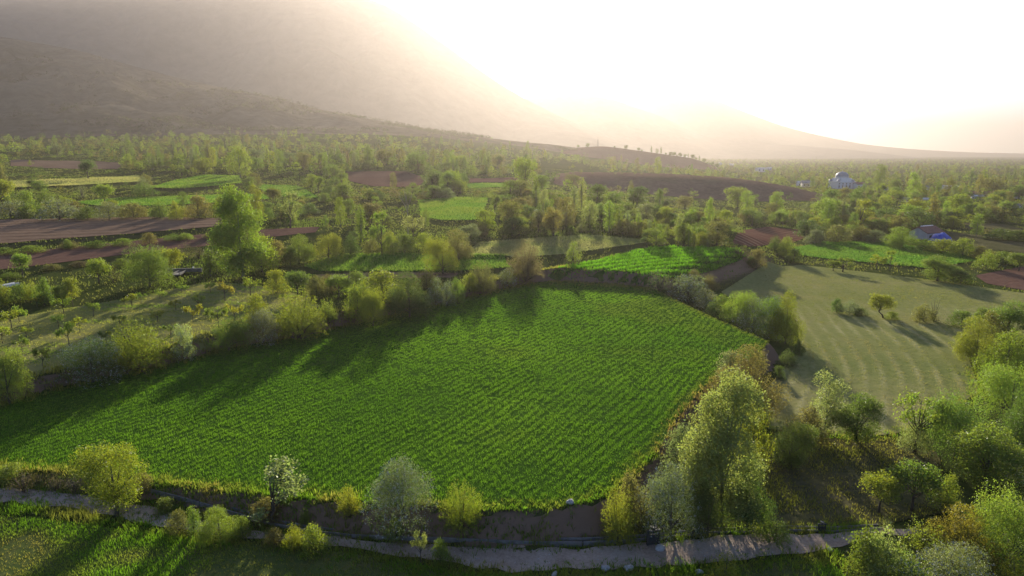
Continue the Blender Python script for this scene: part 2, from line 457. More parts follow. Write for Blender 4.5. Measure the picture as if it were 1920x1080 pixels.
def sheet(name, poly, mat, step, off, rough=0.0, label=None, relief=None):
    """a sheet following the ground inside an outline"""
    P = np.array(poly)
    x0, y0 = P.min(0); x1, y1 = P.max(0)
    xs = np.arange(x0 - step, x1 + 2 * step, step); ys = np.arange(y0 - step, y1 + 2 * step, step)
    X, Y = np.meshgrid(xs, ys)
    cxm, cym = X[:-1, :-1] + step / 2, Y[:-1, :-1] + step / 2
    keep = inside(poly, cxm, cym).ravel()
    Fc = grid_faces(len(xs), len(ys))[keep]
    Xf, Yf = X.ravel().copy(), Y.ravel().copy()
    cnt = np.bincount(Fc.ravel(), minlength=len(Xf))
    b = (cnt > 0) & (cnt < 4)
    _, bx, by = edge_near(poly, Xf[b], Yf[b])
    Xf[b], Yf[b] = bx, by
    used = np.where(cnt > 0)[0]; idx = np.full(len(Xf), -1); idx[used] = np.arange(len(used))
    Z = T(Xf[used], Yf[used]) + off
    if rough: Z += rough * (fbm(Xf[used] * 0.9, Yf[used] * 0.9, 3, 5))
    if relief is not None: Z += relief(Xf[used], Yf[used])
    return link(name, mesh_np(name, np.stack([Xf[used], Yf[used], Z], 1), idx[Fc], 4, mat, True), kind='structure', label=label)

def mown(X, Y):
    return np.abs(((X * 0.875 - Y * 0.485 + 0.0035 * (Y - 60) ** 2 + (fbm(X / 16, Y / 20, 2, 62) - 0.5) * 2.0) / 1.9) % 1.0 - 0.5) * 2
def meadow_relief(X, Y): return 0.07 * mown(X, Y) * sstep(118, 92, Y) * (0.4 + fbm(X / 9, Y / 9, 2, 65)) + 0.04 * fbm(X * 0.8, Y * 0.8, 2, 66)
sheet('wheat_field', A, 'wheat_soil', 0.8, 0.03, label='bright green wheat field in the middle of the valley')
sheet('upper_wheat_field', W['second_wheat'], 'wheat_soil', 0.9, 0.05, label='small wheat field with drill rows behind the large one')
mo_ = sheet('meadow', W['meadow'], 'meadow_sward', 0.5, 0.05, relief=meadow_relief, label='olive mown meadow with hay rows right of the wheat')
co_ = np.empty(len(mo_.data.vertices) * 3, np.float32); mo_.data.vertices.foreach_get('co', co_); co_ = co_.reshape(-1, 3)
hay = mo_.data.attributes.new('hay', 'FLOAT', 'POINT'); hay.data.foreach_set('value', (sstep(0.55, 1.0, mown(co_[:, 0], co_[:, 1])) * sstep(122, 96, co_[:, 1]) * np.clip(fbm(co_[:, 0] / 7, co_[:, 1] / 7, 3, 67) * 2.4 - 0.5, 0, 1)).astype(np.float32))
for nm, key, mt, st, off in (('ploughed_field', 'brown', 'ploughed_brown', 2.0, .08), ('ploughed_field', 'red', 'ploughed_red', 2.0, .08), ('hay_field', 'pale_strip', 'pale_sward', 3, .15),
        ('crop_field', 'green_a', 'young_crop', 3, .15), ('crop_field', 'green_b', 'young_crop', 3, .15), ('crop_field', 'green_c', 'young_crop', 3, .15), ('crop_field', 'mid_green', 'young_crop', 2.5, .12),
        ('crop_field', 'shade_green', 'young_crop', 1.5, .07), ('hay_field', 'pale_mid', 'pale_sward', 2, .08), ('crop_field', 'right_green', 'young_crop', 2, .08),
        ('ploughed_field', 'red_right', 'furrowed_red', 2, .1), ('ploughed_field', 'red_edge', 'ploughed_red', 2, .08), ('ploughed_field', 'brown_far', 'ploughed_brown', 4, .25),
        ('ploughed_field', 'red_far', 'ploughed_red', 4, .25), ('crop_field', 'green_far', 'young_crop', 4, .25), ('ploughed_field', 'brown_mid', 'ploughed_red', 4, .25),
        ('yard', 'yard', 'dry_sward', 2.5, .1), ('yard', 'yard_far', 'dry_sward', 3, .12), ('orchard_floor', 'orchard', 'orchard_sward', 1.0, .05), ('soil_strip', 'soil_strip', 'ploughed_brown', 1.2, .06)):
    sheet(nm, W[key], mt, st, off)

ROAD_UP = [(-160, 905), (-60, 917), (0, 925), (100, 930), (200, 941), (290, 958), (400, 984), (500, 1000), (640, 1011), (760, 1022), (860, 1029), (1000, 1032), (1100, 1030), (1200, 1021), (1280, 1017), (1350, 1007), (1420, 1003), (1500, 1004), (1560, 1004), (1640, 994), (1760, 1000)]
ROAD_DN = [(-160, 935), (-60, 942), (0, 948), (120, 955), (200, 969), (290, 987), (400, 1006), (500, 1016), (640, 1029), (720, 1042), (780, 1047), (850, 1057), (900, 1070), (960, 1075), (1060, 1068), (1150, 1067), (1280, 1063), (1400, 1051), (1500, 1041), (1560, 1032), (1640, 1005), (1760, 1012)]
road_poly = [plane_pt(p[0], p[1], 0.0) for p in ROAD_UP] + [plane_pt(p[0], p[1], 0.0) for p in ROAD_DN[::-1]]
def ragged(poly, step, amp, seed):
    out = []; rr = np.random.default_rng(seed)
    for a, b in zip(poly, poly[1:] + poly[:1]):
        n = max(1, int(math.hypot(b[0] - a[0], b[1] - a[1]) / step))
        for i in range(n):
            t = i / n; out.append((a[0] + (b[0] - a[0]) * t + rr.normal() * amp, a[1] + (b[1] - a[1]) * t + rr.normal() * amp))
    return out
sheet('gravel_track', ragged(road_poly, 0.8, 0.14, 3), 'gravel', 0.3, 0.03, 0.07, label='pale gravel farm track below the wheat field')
dry_poly = gpoly([(1436, 812), (1560, 822), (1680, 820), (1760, 850), (1780, 960), (1650, 985), (1560, 992), (1450, 990), (1425, 920)])
sheet('dry_clearing', dry_poly, 'dry_sward', 0.7, 0.03, 0.03)
lawn_poly = [plane_pt(*p, 0.0) for p in [(-150, 962), (0, 972), (150, 985), (280, 1005), (400, 1018), (620, 1036), (760, 1056), (860, 1076), (1000, 1082), (1280, 1072), (1430, 1058), (1540, 1044), (1600, 1100), (1500, 1230), (900, 1260), (200, 1230), (-200, 1150)]]
sheet('lawn', lawn_poly, 'lawn_soil', 0.6, 0.03, 0.04)

# ------------------------------------------------------------------ hills and mountains
def ridge(name, prof, dist, front, back, mat, nrow=70, ncol=260, foot=None, rough=0.12, ns=300.0, seed=0, power=1.0, label=None):
    P = np.array(prof, float)
    px = np.linspace(P[0, 0], P[-1, 0], ncol)
    py = np.interp(px, P[:, 0], P[:, 1])
    k = 7; ker = np.ones(k) / k
    py = np.convolve(np.pad(py, k // 2, 'edge'), ker, 'valid')
    u = (px - 960) / F; v = (540 - py) / F
    yy = math.cos(PITCH) + v * math.sin(PITCH); zz = -math.sin(PITCH) + v * math.cos(PITCH)
    tx = u / yy; tz = zz / yy
    D = dist(px) if callable(dist) else np.full(ncol, float(dist))
    s = np.concatenate([np.linspace(0, 1, nrow), 1 + np.linspace(0, 1, 25)[1:]])
    V = np.zeros((len(s), ncol, 3))
    fr = front(px) if callable(front) else np.full(ncol, float(front))
    for i, t in enumerate(s):
        yv = fr + (D - fr) * t if t <= 1 else D + (back - D) * (t - 1)
        xv = tx * D + (tx * yv - tx * D) * 0.75
        zc = HC + tz * D
        f0 = (T(xv, yv) if foot is None else np.full(ncol, foot)) - 3
        if t <= 1: e = t ** power; e = e * e * (3 - 2 * e) * 0.45 + e * 0.55
        else: e = 1 - (t - 1) ** 1.3
        n = (fbm(xv / ns + 0.5 * yv / ns, yv / ns * 0.6 - xv / ns * 0.3, 6, seed) - 0.5)
        rr = np.abs(fbm(xv / ns * 1.4 + 9, yv / ns * 0.7 + xv / ns * 0.4, 5, seed + 40) - 0.5) * 2
        amp = rough * (zc - f0) * math.sin(min(t, 2 - t) * math.pi) if t < 1 else rough * (zc - f0) * 0.5 * (t - 1)
        V[i] = np.stack([xv, yv, np.maximum(f0 + (zc - f0) * e + amp * (n * 1.6 - rr * 0.9 + 0.3), f0 - 4)], 1)
    me = mesh_np(name, V.reshape(-1, 3), grid_faces(ncol, len(s)), 4, mat, True)
    return link(name, me, kind='structure', label=label), V

_, V1 = ridge('hillside', [(-1400, -30), (-700, 0), (-300, 35), (0, 68), (150, 95), (300, 138), (450, 172), (600, 205), (750, 234), (850, 250), (950, 263), (1050, 273), (1180, 300), (1260, 320)],
      lambda p: np.interp(p, [0, 1200], [1450, 1150]), lambda p: np.interp(p, [0, 900, 1200], [780, 900, 950]), 2000, 'hillside_scrub', 90, 340, rough=0.55, ns=230, seed=11, power=1.0)
ridge('mountain', [(-2200, 10), (-900, 0), (0, -14), (350, -18), (520, -18), (640, -14), (722, 6), (810, 66), (900, 132), (960, 172), (1020, 205), (1100, 240), (1200, 280)],
      3400, 2100, 4300, 'mountain_rock', 90, 320, foot=-8, rough=0.28, ns=600, seed=21)
ridge('mountain', [(800, 215), (900, 192), (1000, 184), (1090, 178), (1140, 183), (1200, 205), (1250, 222), (1290, 245), (1340, 261), (1400, 269), (1500, 273), (1600, 281), (1700, 293), (1800, 300)],
      4300, 3300, 5000, 'mountain_rock', 40, 200, foot=-6, rough=0.15, ns=400, seed=31)
ridge('mountain', [(900, 225), (1050, 205), (1180, 176), (1250, 163), (1300, 171), (1340, 187), (1400, 211), (1450, 231), (1500, 246), (1560, 259), (1620, 271), (1700, 279), (1800, 285), (1920, 288), (2400, 290), (3500, 288)],
      5800, 4600, 7000, 'mountain_rock', 40, 300, foot=-6, rough=0.12, ns=500, seed=41)
# the rounded brown hill with the masts on top
_, VB = ridge('brown_hill', [(985, 292), (1030, 284), (1080, 277), (1130, 274), (1165, 278), (1200, 283), (1250, 290), (1300, 297), (1340, 312), (1375, 328), (1400, 336)],
      1080, 900, 1350, 'hill_soil', 40, 140, rough=0.08, ns=120, seed=51)

# the flat-topped red escarpment
MX = np.array([(0, 1.0), (14, 5.5), (32, 11.5), (42, 13.0), (80, 12.6), (114, 11.4), (147, 9.4), (171, 5.6), (191, 0.6), (215, -3)])
def mesa_z(X, Y):
    m = np.interp(X, MX[:, 0], MX[:, 1])
    ed = 420 + 6 * (vnoise(X / 14, X * 0, 3) - 0.5)
    f = sstep(-46, 0, Y - ed) * 0.55 + np.clip((Y - ed + 46) / 46, 0, 1) * 0.45
    f *= 1 - sstep(480, 540, Y)
    b = T(X, Y) - 1.0
    g = fbm(X / 7, Y / 18, 3, 6) - 0.5
    return b + np.maximum(m - b, 0) * f + g * 1.6 * np.sin(np.clip(f, 0, 1) * 3.1416) + (fbm(X / 5, Y / 5, 3, 8) - 0.5) * 0.9 * (f > 0.97)
mx, my = np.meshgrid(np.arange(-6, 226, 1.5), np.arange(366, 548, 1.5))
link('escarpment', mesh_np('escarpment', np.stack([mx.ravel(), my.ravel(), mesa_z(mx.ravel(), my.ravel())], 1), grid_faces(mx.shape[1], mx.shape[0]), 4, 'hill_soil', True), kind='structure',
     label='flat-topped reddish bare escarpment beyond the tree belt')

def top_z(x, y):
    """ground height including the escarpment"""
    z = Ts(x, y)
    if -6 < x < 225 and 366 < y < 547: z = max(z, float(mesa_z(np.array([x]), np.array([y]))[0]))
    return z

# ------------------------------------------------------------------ plants: prototypes in unit height
def unit(v): return v / (np.linalg.norm(v, axis=-1, keepdims=True) + 1e-9)

def leaves_mesh(name, C, Nn, size, r, mat='leaf', tint=None, quad=True):
    """one small rhombic leaf at every centre, facing roughly along Nn"""
    n = len(C)
    nn = unit(Nn * 0.8 + r.normal(size=(n, 3)))
    a = unit(np.cross(nn, r.normal(size=(n, 3)))); b = np.cross(nn, a)
    l = size * r.uniform(0.6, 1.35, (n, 1)); w = l * 0.62
    if quad:
        V = np.stack([C - a * l * .5, C + b * w * .5, C + a * l * .5, C - b * w * .5], 1).reshape(-1, 3); k = 4
    else:
        V = np.stack([C - a * l * .5 - b * w * .5, C + a * l * .5, C - a * l * .4 + b * w * .7], 1).reshape(-1, 3); k = 3
    me = mesh_np(name, V, np.arange(n * k).reshape(n, k), k, mat)
    if tint is not None:
        at = me.attributes.new('tint', 'FLOAT', 'POINT'); at.data.foreach_set('value', np.repeat(tint, k).astype(np.float32))
    return me

def sprigs(C, Nn, per, spread, r):
    """scatter leaves round sprig centres"""
    n = len(C)
    off = r.normal(size=(n, per, 3)) * spread
    P = (C[:, None] + off).reshape(-1, 3)
    t = np.repeat(r.uniform(0, 1, n), per) * 0.75 + r.uniform(0, 0.25, n * per)
    return P, np.repeat(Nn, per, 0), t

def lobed(lobes, n, r, shell=0.45):
    """points near the surfaces of overlapping lobes (x, y, z, radius)"""
    L = np.array(lobes); w = L[:, 3] ** 2; w /= w.sum()
    i = r.choice(len(L), n, p=w)
    d = unit(r.normal(size=(n, 3))); d[:, 2] = np.where(r.uniform(size=n) < 0.35, np.abs(d[:, 2]), d[:, 2])
    rad = L[i, 3] * (1 - shell * r.uniform(size=n) ** 1.6) * (0.88 + 0.24 * r.uniform(size=n))
    d2 = d * np.array([1, 1, 0.85])
    return L[i, :3] + d2 * rad[:, None], d

def lobes_for(kind, r):
    lb = []
    if kind == 'round':
        for k in range(15):
            a = r.uniform(0, 6.283); z = r.uniform(-0.75, 1); q = math.sqrt(max(0, 1 - z * z * 0.8)) * r.uniform(0.5, 1.0)
            lb.append((0.31 * q * math.cos(a), 0.31 * q * math.sin(a), 0.60 + 0.23 * z, r.uniform(0.12, 0.20)))
        lb.append((0, 0, 0.6, 0.26)); asp = 0.95
    elif kind == 'full':
        for k in range(18):
            a = r.uniform(0, 6.283); z = r.uniform(-1, 1); q = math.sqrt(max(0, 1 - z * z * 0.85)) * r.uniform(0.5, 1.0)
            lb.append((0.30 * q * math.cos(a), 0.30 * q * math.sin(a), 0.50 + 0.33 * z, r.uniform(0.12, 0.19)))
        lb.append((0, 0, 0.5, 0.28)); asp = 0.9
    elif kind == 'bush':
        for k in range(16):
            a = r.uniform(0, 6.283); z = r.uniform(0, 1); q = math.sqrt(max(0, 1 - z * z)) * r.uniform(0.5, 1.0)
            lb.append((0.42 * q * math.cos(a), 0.42 * q * math.sin(a), 0.16 + 0.60 * z, r.uniform(0.15, 0.27)))
        for k in range(7):
            a = k * 0.9 + r.uniform(0, .5); lb.append((0.36 * math.cos(a), 0.36 * math.sin(a), r.uniform(0.12, 0.22), r.uniform(0.14, 0.2)))
        lb.append((0, 0, 0.4, 0.36)); asp = 1.15
    elif kind == 'slim':
        for k in range(22):
            z = 0.07 + 0.87 * (k + r.uniform(0, .8)) / 22; q = 0.085 * math.sin(math.pi * min(1, (z * 0.82 + 0.16))) ** 0.7
            a = r.uniform(0, 6.283); lb.append((q * .7 * math.cos(a), q * .7 * math.sin(a), z, q * r.uniform(0.7, 1.15) + 0.015))
        asp = 0.26
    elif kind == 'poplar':
        for k in range(30):
            z = 0.13 + 0.8 * (k + r.uniform(0, 1)) / 30; q = 0.21 * (math.sin(math.pi * min(1, z * 0.86 + 0.10)) ** 0.6)
            a = r.uniform(0, 6.283); lb.append((q * .75 * math.cos(a), q * .75 * math.sin(a), z, 0.06 + 0.40 * q * r.uniform(0.6, 1.2)))
        asp = 0.5
    elif kind == 'open':
        for k in range(12):
            a = r.uniform(0, 6.283); z = r.uniform(0, 1); q = (1 - abs(z - 0.45) * 0.9) * r.uniform(0.45, 1.0)
            lb.append((0.34 * q * math.cos(a), 0.34 * q * math.sin(a), 0.30 + 0.60 * z, r.uniform(0.07, 0.13)))
        asp = 0.8
    elif kind == 'sapling':
        for k in range(7):
            a = k * 2.4 + r.uniform(-.4, .4); q = r.uniform(0.2, 0.45); lb.append((q * math.cos(a), q * math.sin(a), r.uniform(0.52, 0.92), r.uniform(0.07, 0.12)))
        asp = 1.1
    return lb, asp

def limbs(mb, lobes, r, base_r, z_split, lean=0.0, n=7, crown=True):
    top = max(l[2] for l in lobes)
    ax = [(0, 0, -0.03), (lean * 0.4 + r.uniform(-.01, .01), r.uniform(-.01, .01), z_split * 0.6), (lean + r.uniform(-.02, .02), r.uniform(-.02, .02), z_split),
          (lean * 0.6, 0, (z_split + top) / 2), (0, 0, top)]
    mb.tube(ax, [base_r * 1.25, base_r, base_r * 0.85, base_r * 0.5, base_r * 0.12], 7)
    for i in r.permutation(len(lobes))[:n]:
        x, y, z, q = lobes[i]
        z0 = min(z - 0.03, z_split + r.uniform(-0.03, 0.1) + 0.35 * max(0, z - z_split - 0.3)); z0 = max(z0, z_split * 0.5)
        p0 = np.array((lean * 0.8, 0, z0)); p2 = np.array((x, y, z)); p1 = (p0 + p2) / 2 + np.array((x * 0.12, y * 0.12, 0.03))
        mb.tube([p0, p1, p2], [base_r * 0.5, base_r * 0.33, base_r * 0.1], 5)

PROTO = {}
def make_proto(key, kind, seed, n, per, leaf, spread=None, shell=0.45, bark='bark', base_r=0.022, blossom=0.0, lean=0.0):
    r = np.random.default_rng(seed); mb = MB(); extra = []
    if kind == 'fan':            # many stems rising from one stool, leaves along them
        ns = 380; a = r.uniform(0, 6.283, ns); el = np.arccos(r.uniform(0.05, 1, ns)) ; d = np.stack([np.sin(el) * np.cos(a), np.sin(el) * np.sin(a), np.cos(el)], 1)
        ln = r.uniform(0.8, 1.05, ns) * (1 - 0.25 * np.sin(3 * a + seed) * np.sin(el) * 0.5)
        tip = d * ln[:, None] * np.array([0.55, 0.55, 0.98]); tip[:, 2] = np.maximum(tip[:, 2], 0.06) + 0.02
        i = r.integers(0, ns, n); t = r.uniform(0.12, 1, n) ** 0.5
        C = tip[i] * t[:, None]; C[:, 2] += 0.10 * np.sin(t * 3.1416) * (1 - d[i, 2])
        C[:, 2] = np.maximum(C[:, 2], 0.03)
        C, Nn, tint = sprigs(C, d[i], per, spread or leaf * 0.8, r); asp = 1.1
        for k in range(14):
            mb.tube([(0.03 * d[k, 0], 0.03 * d[k, 1], -0.03), tip[k] * 0.5 + np.array((0, 0, 0.04)), tip[k] * 0.9], [0.014, 0.009, 0.003], 5)
    elif kind == 'bare':
        asp = 0.45; tips = []
        def grow(p, d, l, rad, lev):
            q = p + d * l; m = (p + q) / 2 + r.normal(size=3) * l * 0.04
            mb.tube([p, m, q], [rad, rad * 0.8, rad * 0.6], 5 if lev < 2 else 3)
            if lev >= 4: tips.append(q); return
            for c in range(3 if lev < 3 else 2):
                nd = unit(d + r.normal(size=3) * (0.30 + 0.06 * lev)); nd[2] = abs(nd[2]) * 1.1 + 0.15
                grow(q if c else m + (q - m) * 0.5, unit(nd), l * r.uniform(0.62, 0.8), rad * 0.58, lev + 1)
        grow(np.array((0, 0, -0.02)), np.array((0, 0, 1.0)), 0.33, 0.02, 0)
        Tp = np.array(tips); Tp = Tp[r.integers(0, len(Tp), max(8, n))]
        C, Nn, tint = sprigs(Tp, unit(r.normal(size=Tp.shape)), per, 0.02, r)
        k = 1.0 / C[:, 2].max(); C *= k; mb.v = [(p[0] * k, p[1] * k, p[2] * k) for p in mb.v]
    else:
        lb, asp = lobes_for(kind, r)
        if key.startswith('low'): pass
        C0, N0 = lobed(lb, n, r, shell)
        C0[:, 2] = np.maximum(C0[:, 2], 0.02)
        C, Nn, tint = sprigs(C0, N0, per, spread or leaf * 0.9, r)
        C[:, 2] = np.maximum(C[:, 2], 0.015)
        if lean: C[:, 0] += lean * np.clip(C[:, 2], 0, 1)
        limbs(mb, lb, r, base_r, {'full': 0.16, 'round': 0.26, 'bush': 0.1, 'slim': 0.1, 'poplar': 0.16, 'open': 0.24, 'sapling': 0.4}[kind], lean, {'sapling': 7, 'open': 11}.get(kind, 7))
        if blossom:
            Cb, Nb = lobed(lb, int(n * blossom), r, 0.12)
            Cb[:, 2] = np.maximum(Cb[:, 2], 0.03)
            Cb, Nb, tb = sprigs(Cb, Nb, per, leaf * 0.6, r)
            extra.append(('blossom', leaves_mesh('blossom', Cb, Nb, leaf * 0.75, r, 'blossom')))
    zt = np.percentile(C[:, 2], 99.7); C /= zt
    crown = leaves_mesh('crown', C, Nn, leaf, r, 'leaf', tint)
    for _, e in extra:
        co = np.empty(len(e.vertices) * 3, np.float32); e.vertices.foreach_get('co', co); e.vertices.foreach_set('co', co / zt)
    wd = 2 * np.percentile(np.hypot(C[:, 0], C[:, 1]), 97)
    mb.v = [(p[0] / zt, p[1] / zt, p[2] / zt) for p in mb.v]
    PROTO.setdefault(key, []).append((crown, extra, mb.mesh('trunk', bark, True), wd))

for sd in (1, 2, 3, 4):
    make_proto('round', 'round', sd, 900, 5, 0.036)
    make_proto('bush', 'bush', 10 + sd, 1000, 5, 0.04)
    make_proto('full', 'full', 110 + sd, 900, 5, 0.036)
for sd in (1, 2, 3):
    make_proto('fan', 'fan', 20 + sd, 1500, 4, 0.034)
    make_proto('slim', 'slim', 30 + sd, 650, 4, 0.026, bark='pale_bark', base_r=0.012)
    make_proto('poplar', 'poplar', 40 + sd, 1300, 5, 0.022, bark='pale_bark', base_r=0.013)
    make_proto('open', 'open', 50 + sd, 420, 5, 0.034, base_r=0.016, shell=0.7)
    make_proto('sapling', 'sapling', 60 + sd, 110, 6, 0.075, base_r=0.02, shell=0.8)
    make_proto('bloom', 'bush', 70 + sd, 900, 5, 0.034, blossom=0.26)
make_proto('big_poplar', 'poplar', 91, 8000, 5, 0.0135, bark='pale_bark', base_r=0.012)
make_proto('big_poplar', 'poplar', 92, 8000, 5, 0.0135, bark='pale_bark', base_r=0.012)
make_proto('big_round', 'full', 93, 4400, 5, 0.0185)
make_proto('big_round', 'full', 96, 4400, 5, 0.0185)
make_proto('big_bush', 'bush', 94, 4600, 5, 0.0195)
make_proto('big_bush', 'bush', 99, 4600, 5, 0.0195)
make_proto('big_bloom', 'bush', 95, 4000, 5, 0.018, blossom=0.26)
make_proto('big_fan', 'fan', 97, 5200, 5, 0.0175)
make_proto('big_fan', 'fan', 98, 5200, 5, 0.0175)
make_proto('leaning', 'round', 101, 1100, 5, 0.034, lean=-0.22)
make_proto('bare', 'bare', 81, 40, 2, 0.02, bark='pale_bark')
make_proto('twiggy', 'fan', 84, 700, 3, 0.024)

COLR = {'yg': (0.16, 0.20, 0.022), 'g': (0.105, 0.16, 0.026), 'd': (0.072, 0.112, 0.026), 'o': (0.13, 0.13, 0.04), 'p': (0.19, 0.235, 0.085), 'r': (0.185, 0.18, 0.028),
        's': (0.12, 0.15, 0.075), 'b': (0.13, 0.115, 0.06), 'y': (0.20, 0.22, 0.02), 'l': (0.15, 0.215, 0.03)}
NPL = [0]
PLACED = []
def plant(x, y, z, h, w, key, colr, name, label, cat, group=None, rot=None, var=None):
    k = NPL[0]; NPL[0] += 1
    r = np.random.default_rng(1000 + k)
    P = PROTO[key]; crown, extra, trunk, wd = P[(k if var is None else var) % len(P)]
    root = bpy.data.objects.new(name, None); COL.objects.link(root)
    root.empty_display_size = 0.3
    root.location = (x, y, z); root.rotation_euler = (0, 0, r.uniform(0, 6.283) if rot is None else rot)
    root.scale = (w / wd, w / wd, h)
    root['label'] = label; root['category'] = cat
    if group: root['group'] = group
    c = np.array(COLR[colr]) * r.uniform(0.88, 1.12) * np.array([r.uniform(0.9, 1.1), 1, r.uniform(0.85, 1.15)])
    shrub = cat in ('shrub',)
    o = link('foliage' if shrub else 'crown', crown, root); o.color = (*c, 1)
    for nm, e in extra: link(nm, e, root)
    link('stem' if shrub else 'trunk', trunk, root)
    PLACED.append((x, y, w))
    return root

def at_px(px, py, hpx, wpx):
    x, y, z = ground(px, py)
    z = top_z(x, y)
    dep = float(project(x, y, z)[2])
    up = (540 - (py - hpx)) / F
    dz = y * (up * math.cos(PITCH) - math.sin(PITCH)) / (math.cos(PITCH) + up * math.sin(PITCH))
    return x, y, z, max(0.4, HC + dz - z), wpx * dep / F

def P(px, py, hpx, wpx, key, colr, label, group=None, rot=None, var=None):
    if isinstance(label, tuple): label, group = label
    cat = 'tree' if key in ('round', 'big_round', 'open', 'bare', 'leaning', 'sapling') else 'poplar' if key in ('slim', 'poplar', 'big_poplar') else 'shrub'
    name = {'round': 'round_tree', 'big_round': 'round_tree', 'open': 'light_tree', 'bare': 'bare_tree', 'leaning': 'leaning_tree', 'sapling': 'orchard_sapling', 'slim': 'columnar_poplar', 'poplar': 'poplar_tree',
            'big_poplar': 'poplar_tree', 'bloom': 'blossom_shrub', 'big_bloom': 'blossom_shrub', 'fan': 'willow_shrub', 'big_fan': 'willow_shrub', 'twiggy': 'twiggy_shrub'}.get(key, 'shrub')
    x, y, z, h, w = at_px(px, py, hpx, wpx)
    return plant(x, y, z, h, w, key, colr, name, label, cat, group, rot, var)

# ---- front edge of the wheat field and the track
P(219, 968, 142, 118, 'big_round', 'yg', 'yellow-green tree with dark straight trunk standing in the grass edge of the track')
P(512, 985, 122, 140, 'open', 'p', 'pale airy tree with fine sparse leaves growing beside the concrete channel')
P(500, 975, 40, 60, 'bush', 'o', 'dull olive undergrowth at the foot of the pale airy tree')
P(655, 968, 56, 48, 'fan', 'y', 'small yellow shrub on the bank between pale airy tree and blossoming shrub')
P(757, 990, 122, 128, 'big_bloom', 's', 'large rounded shrub covered in white blossom on the bank above the gravel track')
P(742, 1012, 40, 42, 'bush', 'l', 'low green bush under the white blossoming shrub by the track')
P(868, 997, 92, 82, 'big_fan', 'yg', 'bright yellow-green vase-shaped shrub on the earth bank')
P(412, 1012, 58, 82, 'big_bush', 'l', 'broad leafy light green shrub on the near verge of the track', var=0)
P(365, 1002, 54, 26, 'slim', 'l', 'narrow upright light green sprig beside the broad leafy verge shrub')
P(335, 1000, 42, 46, 'bush', 'o', 'thin pale shrub on the verge nearest the dark-trunked tree')
P(455, 1008, 40, 34, 'bush', 'g', 'small dark leafy shrub on the channel side of the track')
P(552, 1032, 48, 44, 'fan', 'y', 'yellow-green spiky shrub on the verge below the pale airy tree')
P(590, 1038, 54, 62, 'bush', 'yg', 'rounded yellow-green shrub overhanging the track edge')
P(515, 1024, 34, 42, 'bush', 'o', 'thin brownish shrub left of the spiky yellow verge shrub')
P(572, 985, 30, 24, 'fan', 'l', 'small upright green tuft growing in the concrete channel')
P(789, 1056, 64, 34, 'open', 'p', 'slender pale sapling on the grassy edge of the gravel track')
P(826, 1056, 46, 42, 'bush', 'l', 'small round light shrub next to the slender pale sapling')
P(22, 900, 30, 60, 'bush', 'l', 'bright low shrub on the grassy berm of the wheat field')
P(45, 922, 36, 70, 'twiggy', 'b', 'russet dry shrub below the grassy berm, beside the bright low shrub')
P(105, 922, 34, 40, 'twiggy', 'b', 'small russet dry shrub between the berm and the dark-trunked tree')
P(140, 925, 36, 50, 'twiggy', 'b', 'reddish brown dry shrub just left of the dark-trunked tree')
P(310, 960, 26, 40, 'bush', 'g', 'low weedy clump on the concrete channel rim')
P(270, 925, 40, 36, 'bush', 'o', 'olive clump on the berm right of the dark-trunked tree')
# ---- big poplar group at the field corner
P(1160, 1018, 108, 72, 'big_fan', 'yg', 'upright bright yellow-green shrub at the foot of the field corner')
P(1185, 985, 98, 80, 'bush', 'o', 'grey-olive shrub behind the upright bright shrub at the field corner')
P(1256, 1005, 128, 118, 'big_bloom', 's', 'dense shrub flecked with white blossom left of the big poplar')
P(1276, 905, 112, 76, 'bush', 's', 'greyish shrub on the bank above the blossom-flecked shrub')
P(1352, 985, 282, 150, 'big_poplar', 'p', 'tallest broad poplar with shimmering pale leaves beside the gravel track', var=0)
P(1326, 1004, 95, 86, 'big_bush', 'd', 'dark green bush at the foot of the big poplar, on its blossom shrub side', var=1)
P(1400, 995, 135, 88, 'big_bush', 'd', 'tall dark green bush at the foot of the big poplar, on its clearing side', var=0)
P(1408, 885, 120, 76, 'bush', 'yg', 'yellowish shrub rising behind the big poplar')
P(1452, 1016, 42, 70, 'fan', 'g', 'low spreading green bush at the track edge right of the big poplar')
P(1400, 775, 122, 136, 'big_bush', 'o', 'large olive-brown rounded bush on the bank between wheat and meadow')
P(1366, 722, 64, 60, 'bush', 's', 'grey twiggy bush against the large olive-brown bush')
P(1412, 690, 34, 46, 'bush', 'd', 'small dark bush behind the large olive-brown bush')
P(1475, 688, 32, 38, 'bush', 'd', 'small dark round bush on the bank below the long hedge end')
P(1498, 668, 32, 22, 'bush', 'd', 'very small dark bush at the hedge end by the meadow corner')
P(1460, 712, 26, 26, 'bush', 'd', 'low dark bush on the bank beside the large olive-brown bush')
# ---- clearing on the right
P(1604, 828, 86, 98, 'big_round', 'g', 'round green tree with short dark trunk alone at the clearing edge', var=1)
P(1546, 820, 122, 74, 'poplar', 'p', 'pale slender poplar behind the round tree at the clearing edge')
P(1508, 828, 66, 84, 'bush', 'o', 'loose olive shrub left of the pale slender poplar')
P(1482, 876, 78, 90, 'big_round', 'g', 'low round tree on a thin leaning trunk in the dry clearing', var=0)
P(1716, 850, 118, 100, 'open', 'l', 'open-crowned green tree at the back corner of the clearing')
P(1712, 850, 66, 56, 'bush', 'p', 'pale shrub in front of the open-crowned tree')
P(1790, 860, 120, 118, 'big_bush', 'g', 'large dense green bush right of the open-crowned tree', var=1)
P(1846, 912, 118, 146, 'big_round', 'l', 'broad bright green tree with rounded billowing crown', var=1)
P(1648, 962, 76, 74, 'round', 'yg', 'small yellow-green tree on the dry grass, first of three by the track')
P(1710, 958, 92, 90, 'round', 'g', 'small green tree with dark trunk, middle of three by the track')
P(1770, 958, 72, 62, 'bush', 'l', 'light green shrub, last of three by the track')
